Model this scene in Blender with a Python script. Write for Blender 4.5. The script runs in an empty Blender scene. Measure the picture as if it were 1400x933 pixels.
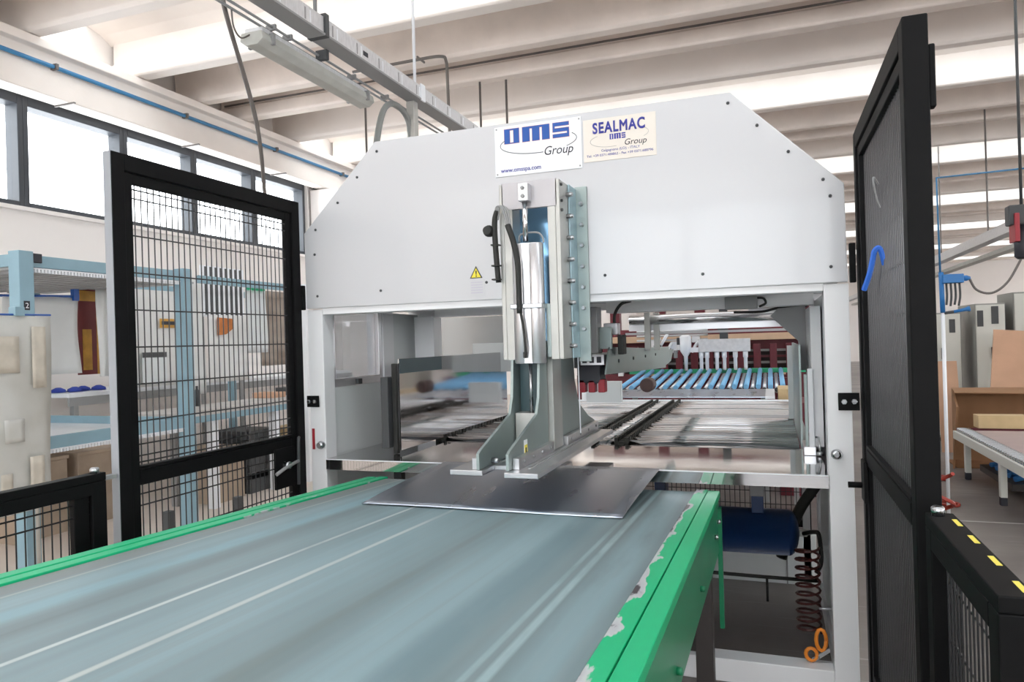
import bpy, bmesh, math, random
from mathutils import Vector, Matrix
random.seed(7)
SC = bpy.context.scene
COL = SC.collection
# ------------------------------------------------------------------ camera
YAW, PITCH, ROLL, FPX, CAMH = 0.34589382, 0.001083, 0.02920547, 981.70, 1.5
cy, sy, cp, sp = math.cos(YAW), math.sin(YAW), math.cos(PITCH), math.sin(PITCH)
fw = Vector((-sy * cp, cy * cp, sp)); rt = Vector((cy, sy, 0)); dn = fw.cross(rt)
cr, sr = math.cos(ROLL), math.sin(ROLL)
r2 = cr * rt + sr * dn; d2 = -sr * rt + cr * dn
cam = bpy.data.cameras.new('camera'); cam_o = bpy.data.objects.new('camera', cam); COL.objects.link(cam_o)
M = Matrix.Identity(4)
for i in range(3):
    M[i][0] = r2[i]; M[i][1] = -d2[i]; M[i][2] = -fw[i]
M[2][3] = CAMH
cam_o.matrix_world = M
cam.sensor_fit = 'HORIZONTAL'; cam.sensor_width = 36.0; cam.lens = FPX / 1400 * 36.0
cam.clip_start = 0.05; cam.clip_end = 300
SC.camera = cam_o
# ------------------------------------------------------------------ sky and exposure
W = bpy.data.worlds.new('overcast_sky'); SC.world = W; W.use_nodes = True
bg = W.node_tree.nodes['Background']
bg.inputs[0].default_value = (0.95, 0.98, 1.0, 1); bg.inputs[1].default_value = 3.0
SC.view_settings.view_transform = 'Standard'; SC.view_settings.look = 'None'
SC.view_settings.gamma = 1.0; SC.view_settings.use_curve_mapping = False
SC.view_settings.exposure = 1.2

# ------------------------------------------------------------------ materials
def lin(c):
    return tuple((v / 12.92 if v <= 0.04045 else ((v + 0.055) / 1.055) ** 2.4) for v in c)
MATS = {}
def mat(name, rgb, rough=0.5, metal=0.0, var=0.0, scale=6.0, stretch=(1, 1, 1), bump=0.0, bscale=None, rvar=0.0, rgb2=None, coat=0.0, spec=None):
    m = bpy.data.materials.new(name); m.use_nodes = True
    nt = m.node_tree; b = nt.nodes['Principled BSDF']
    c = lin([v / 255 for v in rgb]) + (1,)
    b.inputs['Base Color'].default_value = c
    b.inputs['Roughness'].default_value = rough; b.inputs['Metallic'].default_value = metal
    if coat: b.inputs['Coat Weight'].default_value = coat; b.inputs['Coat Roughness'].default_value = 0.08
    if spec is not None: b.inputs['Specular IOR Level'].default_value = spec
    if var or bump or rvar or rgb2:
        tc = nt.nodes.new('ShaderNodeTexCoord'); mp = nt.nodes.new('ShaderNodeMapping')
        mp.inputs['Scale'].default_value = stretch
        nt.links.new(tc.outputs['Object'], mp.inputs[0])
        nz = nt.nodes.new('ShaderNodeTexNoise'); nz.inputs['Scale'].default_value = scale; nz.inputs['Detail'].default_value = 5
        nt.links.new(mp.outputs[0], nz.inputs['Vector'])
        if var or rgb2:
            rp = nt.nodes.new('ShaderNodeValToRGB')
            if rgb2:
                a = lin([v / 255 for v in rgb2]) + (1,); bb = c
            else:
                a = tuple(max(0, v * (1 - var)) for v in c[:3]) + (1,); bb = tuple(min(1, v * (1 + var)) for v in c[:3]) + (1,)
            rp.color_ramp.elements[0].color = a; rp.color_ramp.elements[1].color = bb
            rp.color_ramp.elements[0].position = 0.33; rp.color_ramp.elements[1].position = 0.67
            nt.links.new(nz.outputs[0], rp.inputs[0]); nt.links.new(rp.outputs[0], b.inputs['Base Color'])
        if rvar:
            mr = nt.nodes.new('ShaderNodeMapRange')
            mr.inputs['From Min'].default_value = 0.3; mr.inputs['From Max'].default_value = 0.7
            mr.inputs['To Min'].default_value = max(0.02, rough - rvar); mr.inputs['To Max'].default_value = min(1, rough + rvar)
            nt.links.new(nz.outputs[0], mr.inputs[0]); nt.links.new(mr.outputs[0], b.inputs['Roughness'])
        if bump:
            n2 = nz
            if bscale:
                n2 = nt.nodes.new('ShaderNodeTexNoise'); n2.inputs['Scale'].default_value = bscale; n2.inputs['Detail'].default_value = 4
                nt.links.new(mp.outputs[0], n2.inputs['Vector'])
            bp = nt.nodes.new('ShaderNodeBump'); bp.inputs['Strength'].default_value = bump; bp.inputs['Distance'].default_value = 0.01
            nt.links.new(n2.outputs[0], bp.inputs['Height']); nt.links.new(bp.outputs[0], b.inputs['Normal'])
    MATS[name] = m
    return m
def glass(name, tint=(0.9, 0.93, 0.94), gloss=0.08, milk=0.0):
    m = bpy.data.materials.new(name); m.use_nodes = True; nt = m.node_tree
    for n in list(nt.nodes): nt.nodes.remove(n)
    out = nt.nodes.new('ShaderNodeOutputMaterial'); tr = nt.nodes.new('ShaderNodeBsdfTransparent')
    tr.inputs[0].default_value = tint + (1,)
    gl = nt.nodes.new('ShaderNodeBsdfGlossy'); gl.inputs['Roughness'].default_value = 0.03
    mx = nt.nodes.new('ShaderNodeMixShader'); mx.inputs[0].default_value = gloss
    nt.links.new(tr.outputs[0], mx.inputs[1]); nt.links.new(gl.outputs[0], mx.inputs[2])
    last = mx
    if milk:
        df = nt.nodes.new('ShaderNodeBsdfDiffuse'); df.inputs[0].default_value = (0.8, 0.8, 0.82, 1)
        m2 = nt.nodes.new('ShaderNodeMixShader'); m2.inputs[0].default_value = milk
        nt.links.new(mx.outputs[0], m2.inputs[1]); nt.links.new(df.outputs[0], m2.inputs[2]); last = m2
    nt.links.new(last.outputs[0], out.inputs[0])
    MATS[name] = m
    return m

concrete = mat('painted_concrete', (246, 237, 230), 0.85, var=0.05, scale=1.2, bump=0.15, bscale=14)
concrete_dk = mat('bare_concrete', (240, 228, 219), 0.9, var=0.08, scale=2.0, bump=0.2, bscale=20)
wallw = mat('wall_paint', (240, 234, 230), 0.85, var=0.03, scale=0.8, bump=0.05, bscale=8)
winframe = mat('window_frame_paint', (62, 66, 72), 0.45)
pane_g = glass('window_glass', (0.97, 0.98, 0.99), 0.05)
skyl = glass('skylight_sheet', (0.76, 0.78, 0.79), 0.03)
white_paint = mat('white_powder_coat', (206, 206, 209), 0.3, coat=0.5)
white_in = mat('white_frame_paint', (240, 240, 242), 0.4)
greyliner = mat('light_grey_liner', (222, 226, 226), 0.4)
blackp = mat('black_powder_coat', (15, 15, 16), 0.6, var=0.1, scale=30, spec=0.15)
wirem = mat('black_wire', (62, 62, 64), 0.3, metal=0.6)
steel = mat('steel', (188, 190, 193), 0.28, metal=1.0, var=0.06, scale=8, stretch=(1, 12, 1), rvar=0.08)
zinc = mat('zinc_plate', (190, 190, 186), 0.5, metal=0.7, var=0.1, scale=9, rvar=0.1)
zincgreen = mat('zinc_green_plate', (158, 170, 168), 0.45, metal=0.7, var=0.1, scale=6, rvar=0.1)
alu = mat('aluminium', (212, 212, 215), 0.32, metal=0.9)
polished = mat('polished_steel', (200, 199, 200), 0.07, metal=1.0, var=0.05, scale=2.5, bump=0.03, bscale=3, rvar=0.03)
brushed = mat('brushed_sheet', (186, 194, 206), 0.30, metal=0.97, var=0.02, scale=3, stretch=(3, 0.8, 1), rvar=0.05, bump=0.008, bscale=2)
topgrey = mat('cast_grey_plate', (190, 187, 190), 0.5, metal=0.5)
bluereflect = mat('blue_reflection', (166, 190, 200), 0.35, metal=0.7)  # blue tint of a reflection put into the colour
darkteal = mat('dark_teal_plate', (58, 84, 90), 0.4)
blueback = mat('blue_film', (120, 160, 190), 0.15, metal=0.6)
chrome = mat('roller_steel', (232, 232, 234), 0.16, metal=1.0)
dull = mat('dull_roller_steel', (196, 196, 198), 0.34, metal=1.0)
darkrub = mat('dark_rubber', (38, 38, 36), 0.6)
chainm = mat('oily_chain', (58, 58, 54), 0.5, metal=0.5, var=0.3, scale=60)
maroon = mat('maroon_paint', (104, 34, 46), 0.5, var=0.1, scale=10)
redp = mat('red_paint', (160, 40, 52), 0.45)
bluep = mat('blue_paint', (44, 120, 188), 0.4)
rollblue = mat('blue_roller_sleeve', (130, 190, 232), 0.3)
rackblue = mat('rack_blue', (140, 172, 186), 0.45, var=0.04, scale=8)
greenp = mat('green_bar_paint', (46, 170, 124), 0.4)
tankblue = mat('tank_blue', (22, 52, 96), 0.35)
hosered = mat('hose_redbrown', (78, 34, 32), 0.45)
hosered2 = mat('hose_red', (150, 46, 32), 0.45)
orange = mat('orange_clip', (236, 140, 44), 0.45)
yellow = mat('yellow_tape', (240, 222, 96), 0.6)
card = mat('cardboard', (150, 112, 80), 0.85, var=0.08, scale=5, bump=0.05)
cardpale = mat('pale_cardboard', (208, 168, 140), 0.85, var=0.05, scale=4)
cardmute = mat('aged_cardboard', (176, 158, 140), 0.85, var=0.1, scale=5)
cardlab = mat('tan_label', (206, 180, 138), 0.8, var=0.06, scale=8)
plastic_sheet = mat('white_plastic_sheet', (224, 224, 222), 0.45, var=0.05, scale=3, bump=0.25, bscale=3)
plastic_worn = mat('worn_plastic_sheet', (214, 214, 210), 0.5, rgb2=(186, 184, 176), scale=2.2, bump=0.3, bscale=3)
beige = mat('beige_tape', (206, 198, 184), 0.7, var=0.1, scale=9)
poster_red = mat('poster_dark_red', (110, 34, 36), 0.5, var=0.15, scale=5)
poster_gold = mat('poster_gold', (196, 146, 60), 0.5, var=0.2, scale=9)
grey_dk = mat('dark_grey', (70, 72, 74), 0.5)
grey_md = mat('mid_grey', (150, 150, 150), 0.5)
grey_corr = mat('shelf_underside', (170, 170, 170), 0.6)
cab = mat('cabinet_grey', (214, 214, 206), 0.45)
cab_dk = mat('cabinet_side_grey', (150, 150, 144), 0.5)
inkblue = mat('ink_blue', (26, 84, 168), 0.35)
inknavy = mat('ink_navy', (48, 52, 150), 0.4)
inkdark = mat('ink_dark', (44, 44, 52), 0.5)
inkfaint = mat('ink_faint', (196, 192, 204), 0.6)
signw = mat('sign_white', (240, 242, 246), 0.3)
signc = mat('sign_cream', (232, 224, 214), 0.4)
signy = mat('sign_yellow', (244, 226, 60), 0.4)
pipeblue = mat('pipe_blue', (60, 128, 176), 0.4)
condgrey = mat('conduit_grey', (110, 104, 100), 0.5)
hosegrey = mat('hose_grey', (132, 134, 132), 0.5)
trayw = mat('galvanised_tray', (214, 214, 216), 0.45, metal=0.35, var=0.08, scale=20, stretch=(1, 3, 1))
lampgrey = mat('lamp_cover', (186, 186, 180), 0.35, var=0.06, scale=10)
wood = mat('pale_wood', (222, 190, 160), 0.7, var=0.06, scale=6)
brownm = mat('brown_motor', (86, 60, 56), 0.5)
railgreen_side = mat('green_frame_paint', (30, 128, 88), 0.35, var=0.08, scale=5)
legbrown = mat('dark_leg_paint', (52, 46, 44), 0.5)

# floor : worn grey concrete with scratches and a pale joint
def floor_material():
    m = bpy.data.materials.new('worn_floor'); m.use_nodes = True; nt = m.node_tree; b = nt.nodes['Principled BSDF']
    tc = nt.nodes.new('ShaderNodeTexCoord')
    n1 = nt.nodes.new('ShaderNodeTexNoise'); n1.inputs['Scale'].default_value = 0.9; n1.inputs['Detail'].default_value = 8
    nt.links.new(tc.outputs['Object'], n1.inputs['Vector'])
    r1 = nt.nodes.new('ShaderNodeValToRGB'); e = r1.color_ramp.elements
    e[0].position = 0.3; e[0].color = lin((0.36, 0.33, 0.32)) + (1,); e[1].position = 0.72; e[1].color = lin((0.58, 0.55, 0.53)) + (1,)
    nt.links.new(n1.outputs[0], r1.inputs[0])
    mp = nt.nodes.new('ShaderNodeMapping'); mp.inputs['Scale'].default_value = (0.5, 9, 1); nt.links.new(tc.outputs['Object'], mp.inputs[0])
    n2 = nt.nodes.new('ShaderNodeTexNoise'); n2.inputs['Scale'].default_value = 4; n2.inputs['Detail'].default_value = 6; nt.links.new(mp.outputs[0], n2.inputs['Vector'])
    r2_ = nt.nodes.new('ShaderNodeValToRGB'); e = r2_.color_ramp.elements
    e[0].position = 0.6; e[0].color = (0, 0, 0, 1); e[1].position = 0.75; e[1].color = (0.5, 0.5, 0.5, 1)
    nt.links.new(n2.outputs[0], r2_.inputs[0])
    mx = nt.nodes.new('ShaderNodeMix'); mx.data_type = 'RGBA'; nt.links.new(r2_.outputs[0], mx.inputs[0])
    nt.links.new(r1.outputs[0], mx.inputs[6]); mx.inputs[7].default_value = lin((0.68, 0.66, 0.64)) + (1,)
    nt.links.new(mx.outputs[2], b.inputs['Base Color']); b.inputs['Roughness'].default_value = 0.42
    bp = nt.nodes.new('ShaderNodeBump'); bp.inputs['Strength'].default_value = 0.08; nt.links.new(n2.outputs[0], bp.inputs['Height']); nt.links.new(bp.outputs[0], b.inputs['Normal'])
    return m
# belt : pale blue rubber with lengthwise wear bands and three scuffed lines
def belt_material():
    m = bpy.data.materials.new('worn_blue_belt'); m.use_nodes = True; nt = m.node_tree; b = nt.nodes['Principled BSDF']
    L = nt.links.new
    tc = nt.nodes.new('ShaderNodeTexCoord')
    def noise(scale, st, detail=5):
        mp = nt.nodes.new('ShaderNodeMapping'); mp.inputs['Scale'].default_value = st; L(tc.outputs['Object'], mp.inputs[0])
        n = nt.nodes.new('ShaderNodeTexNoise'); n.inputs['Scale'].default_value = scale; n.inputs['Detail'].default_value = detail
        L(mp.outputs[0], n.inputs['Vector']); return n
    n1 = noise(3.2, (1.6, 0.05, 1), 3); r1 = nt.nodes.new('ShaderNodeValToRGB'); e = r1.color_ramp.elements
    e[0].position = 0.34; e[0].color = lin((0.405, 0.46, 0.465)) + (1,); e[1].position = 0.66; e[1].color = lin((0.525, 0.62, 0.645)) + (1,)
    L(n1.outputs[0], r1.inputs[0])
    n2 = noise(9, (5, 0.05, 1)); r2_ = nt.nodes.new('ShaderNodeValToRGB'); e = r2_.color_ramp.elements
    e[0].position = 0.5; e[0].color = (0, 0, 0, 1); e[1].position = 0.8; e[1].color = (0.5, 0.5, 0.5, 1); L(n2.outputs[0], r2_.inputs[0])
    mx = nt.nodes.new('ShaderNodeMix'); mx.data_type = 'RGBA'; L(r2_.outputs[0], mx.inputs[0]); L(r1.outputs[0], mx.inputs[6]); mx.inputs[7].default_value = lin((0.50, 0.54, 0.54)) + (1,)
    last = mx.outputs[2]
    sx = nt.nodes.new('ShaderNodeSeparateXYZ'); L(tc.outputs['Object'], sx.inputs[0])
    nb = noise(60, (0.25, 0.03, 1), 3)
    def stripe(x0, w, col, amt, last):
        s = nt.nodes.new('ShaderNodeMath'); s.operation = 'SUBTRACT'; L(sx.outputs[0], s.inputs[0]); s.inputs[1].default_value = x0
        a = nt.nodes.new('ShaderNodeMath'); a.operation = 'ABSOLUTE'; L(s.outputs[0], a.inputs[0])
        mr = nt.nodes.new('ShaderNodeMapRange'); mr.inputs['From Min'].default_value = w; mr.inputs['From Max'].default_value = w * 0.4
        mr.inputs['To Min'].default_value = 0; mr.inputs['To Max'].default_value = amt; L(a.outputs[0], mr.inputs[0])
        mu = nt.nodes.new('ShaderNodeMath'); mu.operation = 'MULTIPLY'; L(mr.outputs[0], mu.inputs[0])
        m3 = nt.nodes.new('ShaderNodeMapRange'); m3.inputs['From Min'].default_value = 0.15; m3.inputs['From Max'].default_value = 0.5; L(nb.outputs[0], m3.inputs[0])
        L(m3.outputs[0], mu.inputs[1])
        x = nt.nodes.new('ShaderNodeMix'); x.data_type = 'RGBA'; L(mu.outputs[0], x.inputs[0]); L(last, x.inputs[6]); x.inputs[7].default_value = lin(col) + (1,)
        return x.outputs[2]
    for x0, w, c, a in BELT_STRIPES: last = stripe(x0, w, c, a, last)
    L(last, b.inputs['Base Color']); b.inputs['Roughness'].default_value = 0.48
    bp = nt.nodes.new('ShaderNodeBump'); bp.inputs['Strength'].default_value = 0.05; L(n2.outputs[0], bp.inputs['Height']); L(bp.outputs[0], b.inputs['Normal'])
    return m
BELT_STRIPES = [(-1.335, 0.010, (0.80, 0.83, 0.82), 0.75), (-1.16, 0.012, (0.80, 0.82, 0.80), 0.6), (-1.745, 0.008, (0.72, 0.75, 0.74), 0.6), (-1.80, 0.075, (0.47, 0.49, 0.48), 0.8),
                (-0.475, 0.014, (0.66, 0.76, 0.78), 0.55), (-0.51, 0.01, (0.66, 0.76, 0.78), 0.4), (-0.40, 0.06, (0.55, 0.66, 0.69), 0.5), (-0.62, 0.07, (0.40, 0.50, 0.53), 0.6), (-0.9, 0.02, (0.44, 0.49, 0.48), 0.5), (-1.60, 0.05, (0.52, 0.66, 0.70), 0.7)]
# green rail paint worn through to primer and dark metal along the inner edge (x0)
def rail_material(name, xin, side, amount):
    m = bpy.data.materials.new(name); m.use_nodes = True; nt = m.node_tree; b = nt.nodes['Principled BSDF']; L = nt.links.new
    tc = nt.nodes.new('ShaderNodeTexCoord'); sx = nt.nodes.new('ShaderNodeSeparateXYZ'); L(tc.outputs['Object'], sx.inputs[0])
    mp = nt.nodes.new('ShaderNodeMapping'); mp.inputs['Scale'].default_value = (3, 0.8, 1); L(tc.outputs['Object'], mp.inputs[0])
    n = nt.nodes.new('ShaderNodeTexNoise'); n.inputs['Scale'].default_value = 5.5; n.inputs['Detail'].default_value = 7; L(mp.outputs[0], n.inputs['Vector'])
    mr = nt.nodes.new('ShaderNodeMapRange'); mr.inputs['From Min'].default_value = xin; mr.inputs['From Max'].default_value = xin + 0.055 * side
    mr.inputs['To Min'].default_value = amount; mr.inputs['To Max'].default_value = -0.16; L(sx.outputs[0], mr.inputs[0])
    ad = nt.nodes.new('ShaderNodeMath'); ad.operation = 'ADD'; L(mr.outputs[0], ad.inputs[0]); L(n.outputs[0], ad.inputs[1])
    rp = nt.nodes.new('ShaderNodeValToRGB'); els = rp.color_ramp.elements
    g = lin((0.03, 0.71, 0.48)) + (1,)
    els[0].position = 0.0; els[0].color = g
    els[1].position = 0.60; els[1].color = g
    e = els.new(0.62); e.color = lin((0.74, 0.76, 0.76)) + (1,)
    e = els.new(0.70); e.color = lin((0.70, 0.70, 0.72)) + (1,)
    e = els.new(0.73); e.color = lin((0.28, 0.26, 0.28)) + (1,)
    L(ad.outputs[0], rp.inputs[0]); L(rp.outputs[0], b.inputs['Base Color']); b.inputs['Roughness'].default_value = 0.4
    return m

# ------------------------------------------------------------------ mesh helpers
class B:
    def __init__(s): s.bm = bmesh.new()
    def box(s, x0, x1, y0, y1, z0, z1):
        vs = [s.bm.verts.new(p) for p in ((x0, y0, z0), (x1, y0, z0), (x1, y1, z0), (x0, y1, z0), (x0, y0, z1), (x1, y0, z1), (x1, y1, z1), (x0, y1, z1))]
        for f in ((0, 3, 2, 1), (4, 5, 6, 7), (0, 1, 5, 4), (1, 2, 6, 5), (2, 3, 7, 6), (3, 0, 4, 7)): s.bm.faces.new([vs[i] for i in f])
        return s
    def hexa(s, low, high):                     # two quads
        vs = [s.bm.verts.new(p) for p in list(low) + list(high)]
        for f in ((0, 3, 2, 1), (4, 5, 6, 7), (0, 1, 5, 4), (1, 2, 6, 5), (2, 3, 7, 6), (3, 0, 4, 7)): s.bm.faces.new([vs[i] for i in f])
        return s
    def prism(s, poly, ax, a0, a1):             # poly in the two other axes, extruded along ax
        def P(u, v, a):
            return {'x': (a, u, v), 'y': (u, a, v), 'z': (u, v, a)}[ax]
        A = [s.bm.verts.new(P(u, v, a0)) for u, v in poly]; Bv = [s.bm.verts.new(P(u, v, a1)) for u, v in poly]
        n = len(poly)
        s.bm.faces.new(A); s.bm.faces.new(Bv[::-1])
        for i in range(n): s.bm.faces.new((A[i], Bv[i], Bv[(i + 1) % n], A[(i + 1) % n]))
        return s
    def tube(s, pts, r, n=8, cap=True):
        pts = [Vector(p) for p in pts]; rings = []
        up = None
        for i, p in enumerate(pts):
            if i == 0: t = pts[1] - p
            elif i == len(pts) - 1: t = p - pts[i - 1]
            else: t = (pts[i + 1] - p).normalized() + (p - pts[i - 1]).normalized()
            t.normalize()
            if up is None:
                up = Vector((0, 0, 1)) if abs(t.z) < 0.9 else Vector((1, 0, 0))
            u = (up - t * up.dot(t)).normalized(); v = t.cross(u); up = u
            rr = r[i] if isinstance(r, (list, tuple)) else r
            rings.append([s.bm.verts.new(p + rr * (math.cos(2 * math.pi * k / n) * u + math.sin(2 * math.pi * k / n) * v)) for k in range(n)])
        for a, b in zip(rings, rings[1:]):
            for k in range(n):
                f = s.bm.faces.new((a[k], a[(k + 1) % n], b[(k + 1) % n], b[k])); f.smooth = n > 6
        if cap: s.bm.faces.new(rings[0][::-1]); s.bm.faces.new(rings[-1])
        return s
    def lathe(s, prof, c, ax='z', n=20):        # prof: (radius, height along ax)
        c = Vector(c); rings = []
        for r, h in prof:
            ring = []
            for k in range(n):
                a = 2 * math.pi * k / n; u, v = r * math.cos(a), r * math.sin(a)
                ring.append(s.bm.verts.new(c + Vector({'z': (u, v, h), 'x': (h, u, v), 'y': (u, h, v)}[ax])))
            rings.append(ring)
        for a, b in zip(rings, rings[1:]):
            for k in range(n):
                f = s.bm.faces.new((a[k], a[(k + 1) % n], b[(k + 1) % n], b[k])); f.smooth = True
        s.bm.faces.new(rings[0][::-1]); s.bm.faces.new(rings[-1])
        return s
    def grid(s, f, nu, nv, th=None):
        V = [[s.bm.verts.new(f(i / nu, j / nv)) for j in range(nv + 1)] for i in range(nu + 1)]
        for i in range(nu):
            for j in range(nv):
                q = s.bm.faces.new((V[i][j], V[i + 1][j], V[i + 1][j + 1], V[i][j + 1])); q.smooth = True
        return s

def obj(name, b, m, parent=None, bevel=0.0, solid=0.0, seg=2):
    bm = b.bm if isinstance(b, B) else b
    bmesh.ops.recalc_face_normals(bm, faces=bm.faces)
    me = bpy.data.meshes.new(name); bm.to_mesh(me); bm.free()
    me.materials.append(m)
    o = bpy.data.objects.new(name, me); COL.objects.link(o)
    if parent is not None: child(o, parent)
    if solid:
        md = o.modifiers.new('solid', 'SOLIDIFY'); md.thickness = solid; md.offset = 0
    if bevel:
        md = o.modifiers.new('bevel', 'BEVEL'); md.width = bevel; md.segments = seg; md.limit_method = 'ANGLE'; md.angle_limit = 0.6
    return o
def world_of(o):
    m = Matrix.Translation(o.location)
    if o.parent is not None: m = world_of(o.parent) @ o.matrix_parent_inverse @ m
    return m
def child(o, p):
    o.parent = p; o.matrix_parent_inverse = world_of(p).inverted()
def thing(name, label, cat, loc, group=None):
    o = bpy.data.objects.new(name, None); COL.objects.link(o); o.location = loc; o.empty_display_size = 0.1
    o['label'] = label; o['category'] = cat
    if group: o['group'] = group
    return o
def single(name, b, m, label, cat, group=None, **k):
    o = obj(name, b, m, None, **k)
    vs = o.data.vertices
    lo = [min(v.co[i] for v in vs) for i in range(3)]; hi = [max(v.co[i] for v in vs) for i in range(3)]
    c = Vector(((lo[0] + hi[0]) / 2, (lo[1] + hi[1]) / 2, lo[2]))
    o.data.transform(Matrix.Translation(-c)); o.location = c
    o['label'] = label; o['category'] = cat
    if group: o['group'] = group
    return o
def struct(name, b, m, parent=None, **k):
    o = obj(name, b, m, parent, **k)
    if parent is None: o['kind'] = 'structure'
    return o
def copy_part(o, parent, delta):
    c = o.copy(); COL.objects.link(c); c.parent = parent
    c.matrix_parent_inverse = o.matrix_parent_inverse.copy(); c.location = o.location + Vector(delta)
    return c
def arc(c, r, a0, a1, n, plane='yz'):
    out = []
    for i in range(n + 1):
        a = a0 + (a1 - a0) * i / n; u, v = r * math.cos(a), r * math.sin(a)
        out.append({'yz': (c[0], c[1] + u, c[2] + v), 'xz': (c[0] + u, c[1], c[2] + v), 'xy': (c[0] + u, c[1] + v, c[2])}[plane])
    return out
def smooth(pts, k=6):                           # Catmull-Rom
    P = [Vector(p) for p in pts]; P = [2 * P[0] - P[1]] + P + [2 * P[-1] - P[-2]]; out = []
    for i in range(1, len(P) - 2):
        for j in range(k):
            t = j / k; a, b, c, d = P[i - 1:i + 3]
            out.append(0.5 * ((2 * b) + (c - a) * t + (2 * a - 5 * b + 4 * c - d) * t * t + (3 * b - a - 3 * c + d) * t ** 3))
    out.append(P[-2]); return out
def text(name, body, size, m, x, y, z, parent, width=None, offset=0.0, shear=0.0, thick=0.0004, align='LEFT', space=1.0):
    cu = bpy.data.curves.new(name, 'FONT'); cu.body = body; cu.size = size; cu.shear = shear; cu.extrude = thick; cu.bevel_depth = offset; cu.bevel_resolution = 0
    cu.align_x = align; cu.space_character = space; cu.resolution_u = 4
    t = bpy.data.objects.new(name, cu); COL.objects.link(t)
    dg = bpy.context.evaluated_depsgraph_get(); me = bpy.data.meshes.new_from_object(t.evaluated_get(dg))
    bpy.data.objects.remove(t); bpy.data.curves.remove(cu)
    if width:
        xs = [v.co.x for v in me.vertices]; w = max(xs) - min(xs)
        me.transform(Matrix.Diagonal((width / w, 1, 1, 1)))
        if align == 'LEFT': me.transform(Matrix.Translation((-min(xs) * width / w, 0, 0)))
    me.transform(Matrix.Translation((x, y, z)) @ Matrix.Rotation(math.radians(90), 4, 'X'))
    me.materials.clear(); me.materials.append(m)
    o = bpy.data.objects.new(name, me); COL.objects.link(o); child(o, parent)
    return o
def bolt(b, p, ax, r=0.009, h=0.012):
    b.lathe([(r, 0), (r, h * 0.7), (r * 0.8, h)], p, ax, 6)

# ================================================================== STRUCTURE
fl = struct('floor', B().box(-7.2, 17, -9, 40, -0.1, 0), floor_material())
XL = -7.0
obj('pale_floor', B().box(-7.0, -2.42, -9, 40, 0.0, 0.004), mat('pale_floor_paint', (226, 214, 204), 0.45, var=0.05, scale=1.5, bump=0.03), fl)
b = B()
b.box(XL - 0.3, XL, -9, 40, 0, 2.99); b.box(XL - 0.3, XL, -9, 40, 4.13, 5.35)
b.box(XL - 0.3, XL, -9, 2.75, 2.99, 4.13); b.box(XL - 0.3, XL, 9.85, 40, 2.99, 4.13)
wl = struct('wall_left', b, wallw)
obj('pier', B().box(XL, XL + 0.55, 9.9, 10.5, 0, 4.06), wallw, wl, bevel=0.01)
obj('window_sill', B().box(XL, XL + 0.05, 2.75, 9.85, 2.95, 2.99), wallw, wl)
obj('conduit', B().tube([(XL + 0.07, 10.0, 4.1), (XL + 0.07, 9.86, 4.1), (XL + 0.07, 9.8, 4.03), (XL + 0.07, 9.8, 3.0)], 0.018), condgrey, wl)
edges = [2.8, 3.95, 5.15, 6.35, 7.43, 8.58, 9.8]
for i in range(6):
    y0, y1 = edges[i], edges[i + 1]; f = 0.055
    b = B()
    b.box(XL - 0.2, XL - 0.02, y0, y0 + f, 2.99, 4.13); b.box(XL - 0.2, XL - 0.02, y1 - f, y1, 2.99, 4.13)
    b.box(XL - 0.2, XL - 0.02, y0 + f, y1 - f, 2.99, 3.05); b.box(XL - 0.2, XL - 0.02, y0 + f, y1 - f, 4.03, 4.13)
    w = struct('window_%d' % (i + 1), b, winframe, bevel=0.006)
    p = obj('pane', B().box(XL - 0.12, XL - 0.11, y0 + f, y1 - f, 3.05, 4.03), pane_g, w)
# far end wall
wb = struct('wall_back', B().box(-7.3, 17, 40, 40.3, 0, 5.35), wallw)
b = B(); b.box(-7.3, 17.3, -9.3, -9, 0, 1.2); b.box(-7.3, 17.3, -9.3, -9, 4.3, 5.35); b.box(-7.3, -6, -9.3, -9, 1.2, 4.3); b.box(5, 17.3, -9.3, -9, 1.2, 4.3)
struct('wall_front', b, wallw)  # unseen end wall, its opening added to let light in
b = B(); b.box(17, 17.3, -9, 40, 0, 2.6); b.box(17, 17.3, -9, 40, 4.3, 5.35)
struct('wall_right', b, wallw)  # unseen wall, its open strip added to let daylight in
for i in range(5):
    x = -6 + 2.2 * i; b = B()
    b.box(x, x + 0.06, -9.25, -9.05, 1.2, 4.3); b.box(x + 2.14, x + 2.2, -9.25, -9.05, 1.2, 4.3); b.box(x + 0.06, x + 2.14, -9.25, -9.05, 1.2, 1.27); b.box(x + 0.06, x + 2.14, -9.25, -9.05, 4.2, 4.3)
    w = struct('window_%d' % (i + 7), b, winframe)  # invented windows behind the camera, added to light the machine front
    obj('pane', B().box(x + 0.06, x + 2.14, -9.16, -9.15, 1.27, 4.2), pane_g, w)
# edge beam above the windows
b = B()
b.prism([(XL, 4.13), (XL + 0.1, 4.13), (XL + 0.1, 4.08), (XL + 0.32, 4.08), (XL + 0.32, 4.5), (XL + 0.42, 4.5), (XL + 0.42, 4.59), (XL, 4.59)], 'y', -9, 40)
struct('trim_1', b, concrete, bevel=0.01)
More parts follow.
